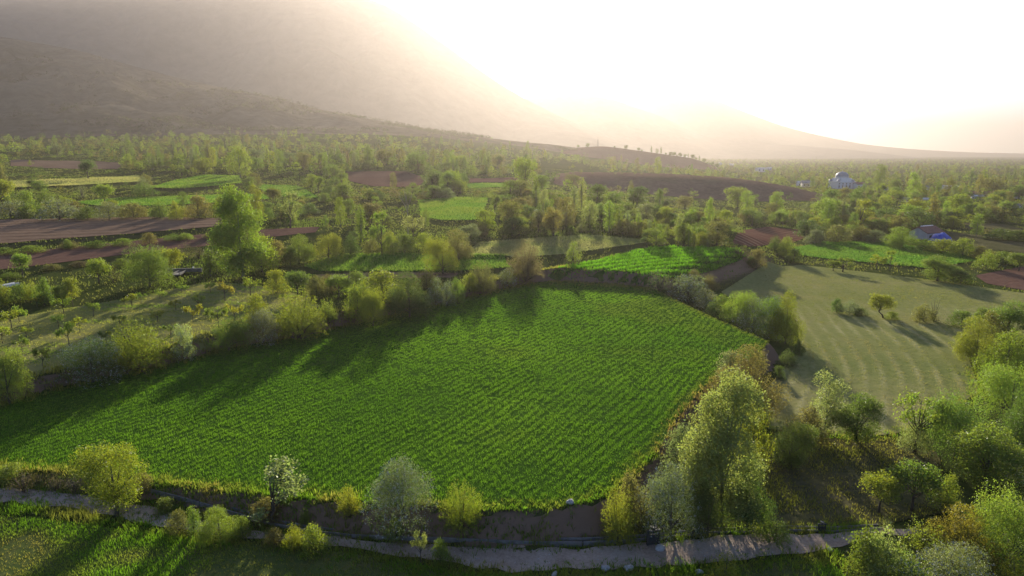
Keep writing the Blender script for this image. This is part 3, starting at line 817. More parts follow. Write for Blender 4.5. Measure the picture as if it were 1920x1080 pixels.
P(1660, 1000, 36, 30, 'twiggy', 'p', 'pale thin weed clump at the edge of the dry clearing')
P(1622, 1092, 96, 92, 'bush', 'g', 'mid green bush by the near side of the track')
P(1655, 1110, 120, 90, 'bush', 'p', 'pale green bush beside the mid green one near the track')
P(1728, 1060, 80, 90, 'fan', 'yg', 'yellow-green bush behind the white blossoming bushes')
P(1800, 1058, 102, 140, 'big_bush', 'r', 'wide orange-tinged yellow shrub in the thicket', var=0)
P(1895, 1062, 142, 160, 'big_bush', 'l', 'wide fresh green shrub behind the orange-tinged shrub', var=1)
P(1790, 1125, 92, 150, 'big_bloom', 'p', 'bush with whitish blossom below the orange-tinged shrub')
P(1700, 1130, 90, 110, 'bloom', 'g', 'bush with sparse white blossom beside the pale green one')
P(1905, 1120, 72, 90, 'fan', 'y', 'yellow bush at the thicket edge below the fresh green shrub')
P(1356, 1118, 84, 62, 'fan', 'y', 'small bright yellow conical bush on the near verge of the gravel track')
P(1925, 905, 70, 80, 'bloom', 's', 'silvery shrub behind the broad bright tree')
P(1905, 960, 40, 60, 'bush', 'g', 'green bush below the broad bright tree')
# ---- trees along the meadow's far side
P(1802, 614, 32, 54, 'bush', 'g', 'round green bush at the end of the meadow row')
P(1840, 610, 34, 36, 'bush', 'g', 'small round bush behind the meadow row end')
P(1886, 640, 76, 84, 'big_round', 'g', 'tall rounded green tree in the belt right of the meadow')
P(1858, 648, 66, 66, 'bush', 'o', 'olive bush in the belt right of the meadow')
P(1828, 678, 82, 88, 'big_bush', 'yg', 'golden green bush at the meadow edge', var=0)
P(1884, 708, 88, 112, 'big_bush', 'yg', 'broad yellow-green bush at the meadow edge', var=0)
P(1872, 740, 52, 62, 'bush', 'p', 'pale small bush in front of the broad yellow-green one')
P(1892, 790, 104, 122, 'big_bush', 'l', 'broad light green bush between meadow and clearing', var=1)
P(1925, 850, 120, 110, 'big_bush', 'd', 'dark green bush between meadow and clearing', var=0)
P(1568, 587, 28, 22, 'bush', 'd', 'small dark bush at the outer end of the low row in the meadow')
P(1592, 590, 27, 42, 'bush', 's', 'low grey-green bush in the middle of the row in the meadow')
P(1614, 592, 16, 30, 'bush', 'd', 'very low dark bush in the row in the meadow')
P(1657, 597, 46, 54, 'leaning', 'yg', 'umbrella-crowned tree on a leaning trunk alone in the meadow', rot=0.2)
P(1672, 600, 16, 28, 'bush', 'l', 'low bright bush at the foot of the leaning meadow tree')
P(1732, 604, 34, 44, 'bush', 'o', 'olive bush with a grey twiggy tree growing through it')
P(1750, 602, 50, 46, 'twiggy', 's', 'grey twiggy half-bare tree in the meadow row')
# ---- long hedge between wheat and meadow
HG = 'hedge shrubs between wheat and meadow'
for q in [(1236, 545, 42, 58, 'twiggy', 's', 'grey half-bare bush at the far corner of the wheat'), (1290, 566, 52, 78, 'bloom', 's', 'large grey blossoming bush beside the far wheat corner'),
          (1322, 582, 42, 52, 'bloom', 's', 'medium grey blossoming bush in the long hedge'), (1348, 596, 44, 60, 'bush', 'g', 'mid green bush in the long hedge beside the grey ones'),
          (1382, 612, 66, 74, 'big_bush', 'l', 'bright topped green bush in the middle of the long hedge'), (1412, 622, 62, 66, 'bloom', 's', 'grey blossoming bush between two green ones in the long hedge'),
          (1442, 634, 78, 66, 'big_bloom', 'g', 'tall green bush with sparse blossom in the long hedge'), (1472, 645, 96, 62, 'big_bush', 'yg', 'tallest yellow-green bush at the near end of the long hedge'),
          (1418, 505, 38, 40, 'bush', 'o', 'olive bush at the corner of the upper wheat field'), (1408, 500, 20, 22, 'bush', 'd', 'small dark bush on the upper wheat corner bank'),
          (1452, 470, 28, 28, 'bush', 'd', 'dark round bush near the furrowed red field'), (1474, 482, 40, 36, 'bush', 'l', 'light green bush between furrowed red field and green crop'), (1488, 492, 26, 30, 'bush', 'g', 'green bush at the tip of the green crop'),
          (1388, 480, 22, 36, 'twiggy', 'o', 'brownish thin bush behind the upper wheat field'), (1330, 545, 30, 40, 'bush', 'o', 'olive bush on the steep bank under the upper wheat'),
          (1300, 525, 20, 30, 'bush', 'o', 'small olive bush on the rim of the upper wheat')]:
    P(*q[:6], q[6], HG)
# ---- hedge between orchard and wheat
for q in [(18, 758, 102, 78, 'big_bush', 'l', 'bright green tree-sized bush at the outer end of the orchard hedge'), (175, 718, 80, 112, 'big_bloom', 'd', 'dark green bush with a blossoming side in the orchard hedge'),
          (262, 694, 96, 116, 'big_fan', 'yg', 'big golden-green vase-shaped bush next to the dark blossoming bush'), (346, 676, 70, 44, 'bloom', 'p', 'narrow pale blossoming bush in the orchard hedge'),
          (430, 658, 62, 84, 'big_bush', 'g', 'rounded green bush left of the blossoming one in the orchard hedge'), (494, 646, 66, 58, 'big_bloom', 's', 'silvery blossoming bush between two green bushes of the orchard hedge'),
          (561, 636, 92, 98, 'big_fan', 'yg', 'large dome-shaped yellow-green bush in the orchard hedge'), (482, 610, 60, 56, 'bush', 'yg', 'yellow-green bush behind the silvery blossoming bush'),
          (615, 606, 46, 38, 'fan', 'l', 'small light green bush right of the large dome-shaped bush'), (672, 604, 70, 58, 'bush', 'l', 'upright fresh green bush in the orchard hedge'),
          (700, 612, 70, 58, 'big_bush', 'yg', 'yellow-flecked bush beside the upright fresh green one'), (768, 594, 84, 92, 'big_bush', 'd', 'big dark green round bush in the orchard hedge'),
          (718, 565, 58, 84, 'bush', 'yg', 'yellowish bush behind the big dark round bush'), (818, 574, 54, 36, 'bloom', 's', 'white blossoming bush right of the big dark round bush'),
          (838, 574, 48, 36, 'bloom', 's', 'second white blossoming bush touching the first one'), (858, 570, 50, 34, 'bush', 'g', 'green bush right of the two white blossoming bushes'),
          (905, 550, 60, 58, 'big_fan', 'o', 'olive domed bush near the wheat corner'), (950, 537, 36, 38, 'bloom', 's', 'small silvery round bush near the wheat corner'),
          (985, 524, 72, 70, 'big_fan', 'b', 'brownish half-leafed bush between two wheat fields'), (1075, 492, 40, 30, 'bloom', 'l', 'two-toned bush with a pale skirt on the pale meadow edge'),
          (830, 514, 70, 68, 'big_bush', 'yg', 'round bright bush at the near edge of the shaded crop'), (860, 488, 58, 66, 'big_bush', 'o', 'round olive bush behind the bright one'),
          (800, 545, 40, 60, 'bush', 'o', 'low olive bush behind the white blossoming pair'), (880, 548, 36, 50, 'bush', 'yg', 'yellowish bush behind the olive domed bush')]:
    P(*q[:6], q[6], 'hedge bushes between orchard and wheat')
# ---- orchard and the foot of the ploughed terraces
P(455, 522, 172, 96, 'big_poplar', 'l', 'tall broad yellow-green poplar beside the ploughed terraces', var=1)
P(492, 512, 72, 66, 'bush', 'yg', 'leafy bush leaning out from the foot of the tall broad poplar')
P(425, 505, 50, 40, 'bush', 'd', 'dark bush at the foot of the tall broad poplar')
P(282, 538, 80, 88, 'big_bush', 'g', 'spreading green walnut-like tree with a dark crooked trunk', var=1)
P(322, 520, 55, 50, 'round', 'yg', 'yellow-green tree joined to the spreading tree above the chute')
P(186, 532, 48, 44, 'round', 'l', 'round bright green tree above the orchard')
P(216, 528, 30, 28, 'twiggy', 'o', 'thin bush right of the round bright tree above the orchard')
P(43, 520, 46, 34, 'round', 'l', 'bright egg-shaped tree at the edge of the red ploughed terrace')
P(395, 518, 52, 28, 'slim', 'g', 'cone-shaped green shrub between the chute and the tall broad poplar')
for q in [(38, 564, 32, 50, 'bush', 'g', 'green bush beside the white chute'), (60, 566, 40, 28, 'fan', 'y', 'yellowish bush, second from the white chute'), (84, 572, 52, 38, 'bush', 'g', 'tall green bush, third from the white chute'),
          (110, 562, 26, 30, 'bush', 'l', 'low light bush, fourth from the white chute'), (134, 556, 36, 34, 'bush', 'yg', 'yellow-green bush, fifth from the white chute'), (6, 575, 50, 30, 'bush', 'yg', 'bush at the lower end of the white chute')]:
    P(*q[:6], q[6], 'bushes along the lower ditch above the orchard')
for q in [(558, 556, 48, 56, 'round', 'g', 'round green tree with visible trunk behind the dome-shaped bush'), (520, 548, 42, 52, 'bush', 'yg', 'yellow-green bush left of the round tree with visible trunk'), (595, 560, 44, 44, 'bush', 'o', 'olive bush right of the round tree with visible trunk'),
          (636, 558, 44, 48, 'round', 'l', 'light green round tree below the soil strip'), (612, 548, 34, 40, 'bush', 'o', 'dull bush below the soil strip'), (668, 548, 40, 46, 'bush', 'g', 'green bush between the light round tree and the yellowish bush'),
          (562, 494, 54, 62, 'big_bush', 'g', 'broad fresh green bush left of the shaded crop'), (617, 486, 48, 56, 'big_bush', 'yg', 'broad yellow-green bush at the corner of the shaded crop'), (658, 478, 38, 38, 'bush', 'd', 'dark bush behind the shaded crop'),
          (518, 500, 50, 46, 'bush', 'o', 'olive bush right of the tall broad poplar'), (545, 498, 36, 36, 'bush', 'd', 'dark low bush right of the tall broad poplar'),
          (700, 478, 34, 36, 'bush', 'o', 'olive bush on the rim of the shaded crop'), (730, 476, 36, 40, 'bush', 'l', 'light bush on the rim of the shaded crop'), (760, 474, 36, 44, 'bush', 'g', 'green bush on the rim of the shaded crop'), (795, 470, 34, 44, 'bush', 'yg', 'yellowish bush on the rim of the shaded crop')]:
    P(*q[:6], q[6])
P(678, 455, 70, 24, 'slim', 'g', 'single columnar poplar left of the bare tree')
P(716, 478, 82, 42, 'open', 'l', 'airy light green tree between columnar poplar and bare tree')
P(765, 440, 92, 40, 'bare', 'b', 'tall bare tree with upswept grey branches')
P(775, 452, 50, 48, 'open', 'p', 'pale young foliage round the foot of the bare tree')
P(545, 428, 68, 46, 'open', 'p', 'pale open tree behind the tall broad poplar')
P(512, 384, 32, 32, 'round', 'o', 'olive round tree at the end of the terrace crop')
P(450, 335, 62, 50, 'poplar', 'l', 'tall light tree above the terrace crops')
P(478, 352, 28, 28, 'bush', 'o', 'brownish bush at the end of the upper terrace crop')
P(165, 335, 36, 38, 'round', 'd', 'dark round tree above the pale hay strip')
P(60, 353, 16, 16, 'round', 'd', 'tiny dark round tree alone on the pale hay strip')
P(197, 386, 42, 34, 'round', 'l', 'bright tree in front of the terrace crops')
P(155, 372, 34, 22, 'twiggy', 's', 'grey bush below the pale hay strip')
P(270, 355, 24, 24, 'bush', 's', 'grey-green round bush between hay strip and crop')
P(5, 392, 58, 46, 'round', 'yg', 'bright tree at the outer end of the silver hedge')
for i, (px_, py_, hp, wp, c) in enumerate([(20, 410, 36, 60, 's'), (62, 408, 30, 50, 'g'), (112, 412, 40, 86, 's'), (165, 412, 26, 44, 'd'), (205, 412, 34, 50, 's'), (250, 410, 30, 52, 'o'), (300, 410, 34, 40, 'g'), (332, 412, 36, 30, 'yg'), (372, 410, 44, 48, 'o'), (50, 385, 28, 34, 'l'), (85, 385, 30, 34, 'g'), (410, 408, 40, 40, 'o')]):
    P(px_, py_, hp, wp, 'bloom' if c == 's' else 'bush', c, {'s': 'silver blossoming bush in the hedge above the brown ploughed field', 'g': 'green bush in the hedge above the brown ploughed field', 'd': 'dark bush in the hedge above the brown ploughed field',
      'o': 'olive bush in the hedge above the brown ploughed field', 'yg': 'yellow-green bush in the hedge above the brown ploughed field', 'l': 'light green bush in the hedge above the brown ploughed field'}[c], 'hedge above the brown ploughed field')
for i, (px_, py_, hp, wp) in enumerate([(10, 478, 14, 40), (60, 474, 14, 50), (130, 466, 14, 40), (180, 464, 14, 50), (230, 460, 13, 40), (280, 458, 22, 30), (325, 452, 14, 36), (350, 450, 14, 34), (400, 446, 14, 40), (128, 468, 20, 18)]):
    P(px_, py_, hp, wp, 'bush', ['g', 'l', 'o'][i % 3], 'low bush on the bank between the brown and the red ploughed terraces', 'bank bushes between ploughed terraces')
for i, (px_, py_, hp, wp) in enumerate([(20, 522, 12, 40), (100, 506, 12, 40), (150, 500, 10, 40), (230, 500, 16, 34), (350, 486, 34, 34), (372, 484, 28, 30), (400, 478, 26, 34)]):
    P(px_, py_, hp, wp, 'bush' if i < 4 else 'twiggy', ['g', 'o', 'b'][i % 3], 'scrubby bush on the lower rim of the red ploughed terrace', 'bushes on the lower rim of the red terrace')
# orchard saplings in loose rows
ORCH = [(22, 612, 34, 36), (36, 600, 30, 30), (70, 572, 22, 30), (120, 584, 30, 32), (137, 570, 26, 24), (42, 660, 34, 34), (82, 690, 44, 30), (130, 645, 46, 40), (150, 620, 30, 30), (176, 590, 28, 28), (248, 572, 26, 34), (265, 566, 22, 26),
        (225, 612, 26, 28), (300, 558, 20, 26), (362, 600, 34, 34), (372, 575, 26, 30), (422, 562, 38, 38), (410, 612, 40, 42), (296, 600, 22, 30), (470, 552, 38, 40), (330, 578, 20, 26), (395, 545, 20, 24), (50, 630, 22, 26), (200, 640, 26, 26),
        (5, 640, 34, 36), (340, 545, 18, 30), (440, 600, 34, 36), (110, 610, 24, 26), (280, 630, 22, 24), (320, 625, 22, 26)]
for i, (px_, py_, hp, wp) in enumerate(ORCH):
    P(px_, py_ + 4, hp, wp, 'sapling', ['yg', 'l', 'y', 'l', 'yg', 'g'][i % 6] if (px_, py_) != (422, 562) else 'r', f"{'tall ' if hp > 33 else 'low ' if hp < 25 else ''}thin orchard sapling with sparse {['yellow-green', 'light green', 'yellow', 'light green', 'yellow-green', 'mid green'][i % 6] if px_ != 422 else 'russet'} tufts on rough grass", 'saplings in the orchard')
# poplar rows and trees in the middle distance
for i, (px_, py_, hp, wp) in enumerate([(1142, 436, 60, 26), (1160, 437, 45, 20), (1176, 437, 42, 17), (1196, 440, 42, 14), (1208, 441, 30, 13), (1217, 442, 30, 18), (1235, 446, 26, 16), (1250, 448, 28, 14), (1272, 456, 54, 20), (1290, 464, 44, 13), (1301, 466, 32, 11), (1327, 465, 16, 8), (1186, 438, 26, 12), (1226, 444, 32, 13)]):
    P(px_, py_, hp, wp, 'slim', ['l', 'yg', 'p'][i % 3], 'columnar poplar in the row behind the upper wheat field', 'poplar row behind the upper wheat field')
for q in [(1090, 395, 62, 20, 'slim', 'p', 'columnar poplar before the left end of the escarpment'), (1076, 400, 52, 20, 'slim', 'p', 'columnar poplar before the left end of the escarpment'), (1400, 402, 44, 28, 'poplar', 'l', 'bright poplar standing before the right half of the escarpment'),
          (1455, 405, 46, 30, 'poplar', 'l', 'bright poplar standing before the right half of the escarpment'), (1018, 405, 50, 24, 'poplar', 'p', 'pale poplar beside the white shed'), (1062, 430, 60, 40, 'poplar', 'o', 'large olive poplar right of the white shed'), (1105, 425, 50, 36, 'poplar', 'p', 'pale poplar among the belt right of the white shed')]:
    P(*q[:6], q[6], 'poplars in the tree belt')
RG = 'trees and bushes round the right-hand green crop'
for q in [(1580, 510, 26, 50, 'open', 'yg', 'thin yellow-green tree on the near edge of the right-hand crop'), (1562, 508, 20, 30, 'open', 'yg', 'thin yellow-green tree on the near edge of the right-hand crop'), (1643, 506, 30, 26, 'open', 'y', 'thin yellow tree on the near edge of the right-hand crop'), (1668, 508, 38, 30, 'open', 'l', 'thin light green tree on the near edge of the right-hand crop'),
          (1757, 527, 48, 66, 'big_round', 'g', 'dark-stemmed dense tree between meadow and right-hand crop'), (1800, 532, 26, 48, 'bush', 'd', 'dark bush beside the dense tree by the meadow'), (1848, 504, 34, 40, 'bush', 'l', 'light bush behind the dark edge field'), (1910, 508, 34, 44, 'round', 'g', 'green tree by the dark edge field'),
          (1528, 458, 28, 38, 'bush', 's', 'grey bush above the right-hand crop'), (1570, 455, 34, 54, 'bush', 'o', 'olive bush above the right-hand crop'), (1613, 453, 30, 44, 'bush', 'o', 'olive bush above the right-hand crop'), (1690, 464, 38, 70, 'big_bush', 'l', 'broad light bush in front of the farmhouse'),
          (1767, 474, 26, 62, 'bush', 'yg', 'yellow-green bush beside the blue tarpaulin'), (1805, 480, 34, 44, 'bush', 'l', 'light bush right of the yellow-green one by the yard'), (1735, 470, 22, 40, 'bush', 'g', 'green bush below the blue tarpaulin'), (1840, 486, 26, 40, 'bush', 'o', 'olive bush at the yard edge'),
          (1640, 455, 24, 40, 'bush', 's', 'grey bush above the right-hand crop'), (1880, 495, 24, 40, 'bush', 'g', 'green bush at the yard edge'), (1830, 445, 44, 22, 'poplar', 'l', 'slender light poplar in the farmyard'), (1878, 450, 22, 60, 'bush', 'd', 'dark round bush in the farmyard'), (1910, 452, 20, 50, 'bush', 'd', 'dark low bush in the farmyard')]:
    P(*q[:6], q[6], RG)
print('placed', NPL[0])

# ------------------------------------------------------------------ buildings and built things
def root_at(name, x, y, z, rz, label, cat, group=None):
    o = bpy.data.objects.new(name, None); COL.objects.link(o); o.location = (x, y, z); o.rotation_euler = (0, 0, rz); o.empty_display_size = 0.5
    o['label'] = label; o['category'] = cat
    if group: o['group'] = group
    return o

def part(root, name, mat, fn, smooth=False):
    m = MB(); fn(m); return m.obj(name, mat, root, smooth)

def gable(m, L, Wd, z, h, ov=0.4, th=0.18):
    a, b = L / 2 + ov, Wd / 2 + ov
    v = [(-a, -b, z), (a, -b, z), (a, 0, z + h), (-a, 0, z + h), (a, b, z), (-a, b, z)]
    v2 = [(p[0], p[1], p[2] + th) for p in v]
    m.add(v + v2, [(3, 2, 1, 0), (5, 4, 2, 3), (6, 7, 8, 9), (9, 8, 10, 11), (0, 1, 7, 6), (4, 5, 11, 10), (1, 2, 8, 7), (2, 4, 10, 8), (5, 3, 9, 11), (3, 0, 6, 9)])

HOUSES = [(1577, 353, 36, 26)]
def house(px, py, wpx, hpx, rz, label, wall='dull_plaster', roof='grey_roof', depth=0.8, rise=0.25, name='village_house', group=None, nwin=3, dy=0.0):
    x, y, z = ground(px, py); z = top_z(x, y); dep = float(project(x, y, z)[2]); k = dep / F
    HOUSES.append((px, py, wpx, hpx)); L, H = wpx * k, hpx * k; Wd = L * depth; rh = H * rise; wh = H - rh
    o = root_at(name, x, y + dy, z - 0.3, rz, label, 'house', group)
    def walls(m):
        m.box((0, 0, wh / 2), (L, Wd, wh))
        m.add([(-L / 2, -Wd / 2, wh), (-L / 2, Wd / 2, wh), (-L / 2, 0, wh + rh)], [(0, 2, 1)]); m.add([(L / 2, -Wd / 2, wh), (L / 2, Wd / 2, wh), (L / 2, 0, wh + rh)], [(0, 1, 2)])
    part(o, 'wall', wall, walls)
    part(o, 'roof', roof, lambda m: gable(m, L, Wd, wh - 0.02 * wh, rh))
    for i in range(nwin):
        wx = (i - (nwin - 1) / 2) * L / max(nwin, 1); ww = L / nwin * 0.34; hh = wh * 0.36
        part(o, 'window', 'dark_opening', lambda m: m.box((wx, -Wd / 2 - 0.02, wh * 0.55), (ww, 0.1, hh)))
    return o, L, Wd, wh, rh

# farmhouse with the red roof and the blue sheet beside it
fh, fL, fW, fwh, frh = house(1735, 447, 46, 24, 0.45, 'farmhouse with reddish roof and pale gable wall behind the right-hand crop', 'dull_plaster', 'red_tile', 0.75, 0.42, 'farmhouse', nwin=2)
for i in range(6):
    t = (i + 0.5) / 6 - 0.5
    part(fh, 'ridge_cap', 'white_sheet', lambda m: m.box((t * fL * 0.8, -0.05, fwh + frh + 0.28), (fL * 0.07, 0.5, 0.28), 0.2, 0.7))
part(fh, 'door', 'dark_opening', lambda m: m.box((fL * 0.36, -fW / 2 - 0.03, fwh * 0.35), (fL * 0.12, 0.1, fwh * 0.7)))
x, y, z = ground(1748, 449); y -= 4.0
r_ = np.random.default_rng(5); tb = MB()
nu, nv = 16, 12; vv = []
for j in range(nv):
    for i in range(nu):
        u, v = i / (nu - 1) * 2 - 1, j / (nv - 1) * 2 - 1
        hgt = max(0, 1 - abs(u) ** 3.2) * max(0, 1 - abs(v) ** 3) ** 0.7
        vv.append((u * 2.9 + r_.normal() * 0.07, v * 1.9 + r_.normal() * 0.07, hgt * (2.3 + 0.35 * math.sin(u * 5) * math.cos(v * 4)) + r_.uniform(0, 0.12)))
tb.add(vv, [tuple(int(q) for q in f) for f in grid_faces(nu, nv)])
tp = tb.obj('tarpaulin', 'blue_tarpaulin', None, True, label='bright blue tarpaulin draped over a heap beside the farmhouse', cat='tarpaulin'); tp.location = (x, y, z); tp.rotation_euler = (0, 0, 0.2)

# mosque with lead dome
x, y, z = ground(1577, 353); z = top_z(x, y); k = float(project(x, y, z)[2]) / F
Lm = 35 * k; Hm = 13 * k
mo = root_at('mosque', x, y, z - 0.3, 0.12, 'white domed mosque with grey lead dome above the village trees', 'mosque')
part(mo, 'wall', 'plaster', lambda m: m.box((0, 0, Hm / 2), (Lm, Lm * 0.9, Hm)))
part(mo, 'cornice', 'plaster', lambda m: m.box((0, 0, Hm + 0.12), (Lm + 0.7, Lm * 0.9 + 0.7, 0.28)))
part(mo, 'upper_wall', 'plaster', lambda m: m.box((0, 0, Hm + 1.5), (Lm * 0.72, Lm * 0.72, 2.6), 0, 0.96))
Rd = Lm * 0.33
part(mo, 'drum', 'plaster', lambda m: m.lathe([(Rd, Hm + 2.6), (Rd, Hm + 3.7), (Rd * 1.03, Hm + 3.75), (Rd * 1.03, Hm + 3.95)], 24), True)
part(mo, 'dome', 'lead', lambda m: m.lathe([(Rd * 0.99 * math.cos(a), Hm + 3.95 + Rd * 0.78 * math.sin(a)) for a in np.linspace(0, 1.5, 12)], 32), True)
part(mo, 'finial', 'lead', lambda m: m.lathe([(0.12, Hm + 3.9 + Rd * 0.77), (0.25, Hm + 4.4 + Rd * 0.77), (0.05, Hm + 5.4 + Rd * 0.77)], 8))
for sx in (-1, 1):
    for sy in (-1, 1):
        part(mo, 'corner_dome', 'lead', lambda m: m.lathe([(Lm * 0.10 * math.cos(a), Hm + 0.28 + Lm * 0.11 * math.sin(a)) for a in np.linspace(0, 1.5, 6)], 14, (sx * Lm * 0.40, sy * Lm * 0.36, 0)), True)
for lev, n, wh, ww in ((0.36, 5, 2.0, 0.9), (0.76, 5, 1.1, 0.8)):
    for i in range(n):
        wx = (i - (n - 1) / 2) * Lm / n
        w_ = part(mo, 'window', 'dark_opening', lambda m: m.box((wx, -Lm * 0.45 - 0.01, Hm * lev), (ww, 0.12, wh)))
        m2 = MB(); m2.box((wx, -Lm * 0.45 - 0.05, Hm * lev - wh / 2 - 0.09), (ww + 0.3, 0.22, 0.16)); m2.obj('sill', 'plaster', w_)
house(1611, 354, 17, 13, 0.1, 'small pale house right beside the mosque', 'plaster', 'red_tile', 0.8, 0.3)
house(1514, 350, 22, 12, -0.2, 'grey house left of the mosque', 'dull_plaster', 'grey_roof', 0.8, 0.4)
house(1497, 348, 7, 9, 0.4, 'small white hut on the slope left of the mosque', 'white_sheet', 'white_sheet', 0.8, 0.4, nwin=1)
V_ = 'village house half hidden by trees'
for i, (a, b, w, h, wl, rf, lb) in enumerate([(1780, 354, 26, 7, 'plaster', 'white_sheet', 'long low white building among far village trees'), (1735, 356, 10, 8, 'plaster', 'grey_roof', 'narrow white village house left of the long low building'),
        (1835, 369, 32, 11, 'dull_plaster', 'red_tile', 'wide village house with dull red roof'), (1858, 368, 16, 8, 'plaster', 'grey_roof', 'pale village house touching the wide red-roofed one'), (1912, 372, 26, 11, 'dull_plaster', 'red_tile', 'red-roofed house farthest from the mosque'),
        (1731, 378, 14, 8, 'white_sheet', 'white_sheet', 'house with bright white tin roof in the village orchards'), (1693, 378, 20, 9, 'dull_plaster', 'grey_roof', 'grey house left of the white tin roof'), (1786, 384, 9, 7, 'white_sheet', 'white_sheet', 'tiny hut with a white roof among the village trees'),
        (1826, 372, 9, 7, 'white_sheet', 'white_sheet', 'small white-roofed hut in front of the wide red-roofed house'), (1908, 390, 14, 9, 'plaster', 'grey_roof', 'pale house below the farthest red-roofed house'), (1660, 356, 8, 6, 'plaster', 'grey_roof', 'tiny white house between mosque and long low building'),
        (1640, 362, 14, 7, 'dull_plaster', 'red_tile', 'low red-roofed house in front of the mosque')]):
    house(a, b, w, h, 0.3 * math.sin(i * 2.1), lb, wl, rf, 0.7, 0.35, group=V_, nwin=2)
for a, b, w, h, lb in [(1425, 322, 15, 8, 'low white hall on the plain behind the escarpment'), (1441, 319, 9, 6, 'white flat house right of the low white hall'), (1350, 309, 6, 4, 'tiny white house on the wooded ridge'), (1372, 310, 9, 3, 'long tiny white shed on the wooded ridge'), (1283, 294, 9, 4, 'small white house on the brown hill shoulder'), (1163, 277, 12, 11, 'tall block house on the crest of the brown hill')]:
    house(a, b, w, h, 0.1, lb, 'white_sheet' if a != 1163 else 'dull_plaster', 'white_sheet' if a != 1163 else 'grey_roof', 0.8, 0.2, group='far houses in the haze', nwin=2)
house(1009, 404, 14, 13, 0.15, 'white shed standing among the trees before the escarpment', 'white_sheet', 'white_sheet', 0.9, 0.2, 'garden_shed', nwin=1)
house(806, 343, 7, 6, 0.1, 'tiny white house beside a dark cypress', 'plaster', 'grey_roof', 0.9, 0.3, nwin=1)
x, y, z = ground(1117, 277); mk = root_at('lattice_mast', x, 735, Ts(x, 735) , 0, 'thin radio mast on the crest of the brown hill', 'mast')
zc = 26 + 1080 * (math.tan(-PITCH + math.atan((540 - 274) / F)))
mk.location = ((1117 - 960) / F * 1080 * 1.0, 1076, zc - 2); mk.scale = (1.4, 1.4, 1.4)
for sx, sy in ((-1, -1), (1, -1), (1, 1), (-1, 1)):
    part(mk, 'leg', 'dark_iron', lambda m: m.tube([(sx * 0.7, sy * 0.7, 0), (sx * 0.2, sy * 0.2, 8.5)], [0.12, 0.09], 4))
for i in range(6):
    hz = 0.8 + i * 1.35; q = 0.7 - 0.5 * hz / 8.5
    part(mk, 'brace', 'dark_iron', lambda m: m.box((0, 0, hz), (2 * q, 2 * q, 0.12)))
part(mk, 'antenna', 'dark_iron', lambda m: m.tube([(0, 0, 8.3), (0, 0, 11)], [0.1, 0.05], 5))

# concrete irrigation channel along the foot of the bank
def channel(pts_px, label, name='irrigation_channel', wd=0.55, hgt=0.26, seglen=3.0, lift=-0.12, zz=None):
    pts = [np.array(plane_pt(a, b, 0.05)) for a, b in pts_px] if zz is None else [np.array(ground(a, b)[:2]) for a, b in pts_px]
    d = [0]
    for i in range(1, len(pts)): d.append(d[-1] + np.linalg.norm(pts[i] - pts[i - 1]))
    n = max(2, int(d[-1] / seglen)); s = np.linspace(0, d[-1], n + 1)
    X = np.interp(s, d, [p[0] for p in pts]); Y = np.interp(s, d, [p[1] for p in pts])
    Z = T(X, Y)
    Z = np.convolve(np.pad(Z, 2, 'edge'), np.ones(5) / 5, 'valid')
    o = root_at(name, X[0], Y[0], Z[0], 0, label, 'channel')
    for i in range(n):
        a, b = np.array((X[i], Y[i], Z[i] + lift)), np.array((X[i + 1], Y[i + 1], Z[i + 1] + lift)); t = unit(b - a); p = np.array((-t[1], t[0], 0))
        a = a + t * 0.03; b = b - t * 0.03
        org = np.array((X[0], Y[0], Z[0]))
        prof = [(-wd / 2, -0.15), (-wd / 2, hgt), (-wd / 2 + .09, hgt), (-wd / 2 + .14, .08), (wd / 2 - .14, .08), (wd / 2 - .09, hgt), (wd / 2, hgt), (wd / 2, -0.15)]
        v = [e + p * q[0] + np.array((0, 0, q[1])) - org for e in (a, b) for q in prof]; m = len(prof)
        mb = MB(); mb.add(v, [(k, (k + 1) % m, m + (k + 1) % m, m + k) for k in range(m)] + [(0, 7, 6, 5, 4, 3, 2, 1), tuple(range(m, 2 * m))])
        sg = mb.obj('channel_segment', 'concrete', o)
        mb = MB(); mb.add([e + p * q + np.array((0, 0, 0.11)) - org for e in (a, b) for q in (-wd / 2 + .14, wd / 2 - .14)], [(0, 1, 3, 2)])
        mb.obj('silt', 'wet_silt', sg)
    return o
channel([(256, 927), (330, 941), (420, 960), (520, 986), (620, 1001), (720, 1010), (860, 1017), (1000, 1022), (1100, 1021), (1200, 1012), (1300, 999), (1380, 993), (1422, 996)],
        'grey concrete irrigation channel running along the foot of the wheat field bank')
channel([(1470, 993), (1540, 996), (1590, 994), (1650, 990)], 'short concrete channel length at the edge of the dry clearing')
def gate(px, py, rz, label, sc=1.0, lean=0.0):
    x, y = plane_pt(px, py, 0.0); o = root_at('sluice_gate', x, y, 0.0, rz, label, 'sluice gate', 'sluice gates on the channel'); o.scale = (sc,) * 3
    for s in (-1, 1): part(o, 'post', 'dark_iron', lambda m: m.box((s * 0.34, 0, 0.5), (0.09, 0.12, 1.1)))
    part(o, 'crossbar', 'dark_iron', lambda m: m.box((0, 0, 1.0), (0.86, 0.14, 0.09)))
    part(o, 'plate', 'dark_iron', lambda m: m.box((0, 0.02, 0.38), (0.6, 0.04, 0.75)))
    part(o, 'spindle', 'dark_iron', lambda m: m.tube([(0, 0, 0.7), (0, 0, 1.25)], [0.03, 0.03], 6))
    part(o, 'handwheel', 'dark_iron', lambda m: m.lathe([(0.05, 1.22), (0.2, 1.22), (0.2, 1.27), (0.05, 1.27)], 12))
gate(1224, 1024, 0.2, 'dark iron sluice gate beside a pale stone at the track edge', 1.15)
gate(1303, 1005, 0.2, 'dark iron sluice gate set in the channel below the dark bushes', 0.8)
gate(1540, 1000, 0.0, 'small iron sluice gate in the short channel length', 0.7)
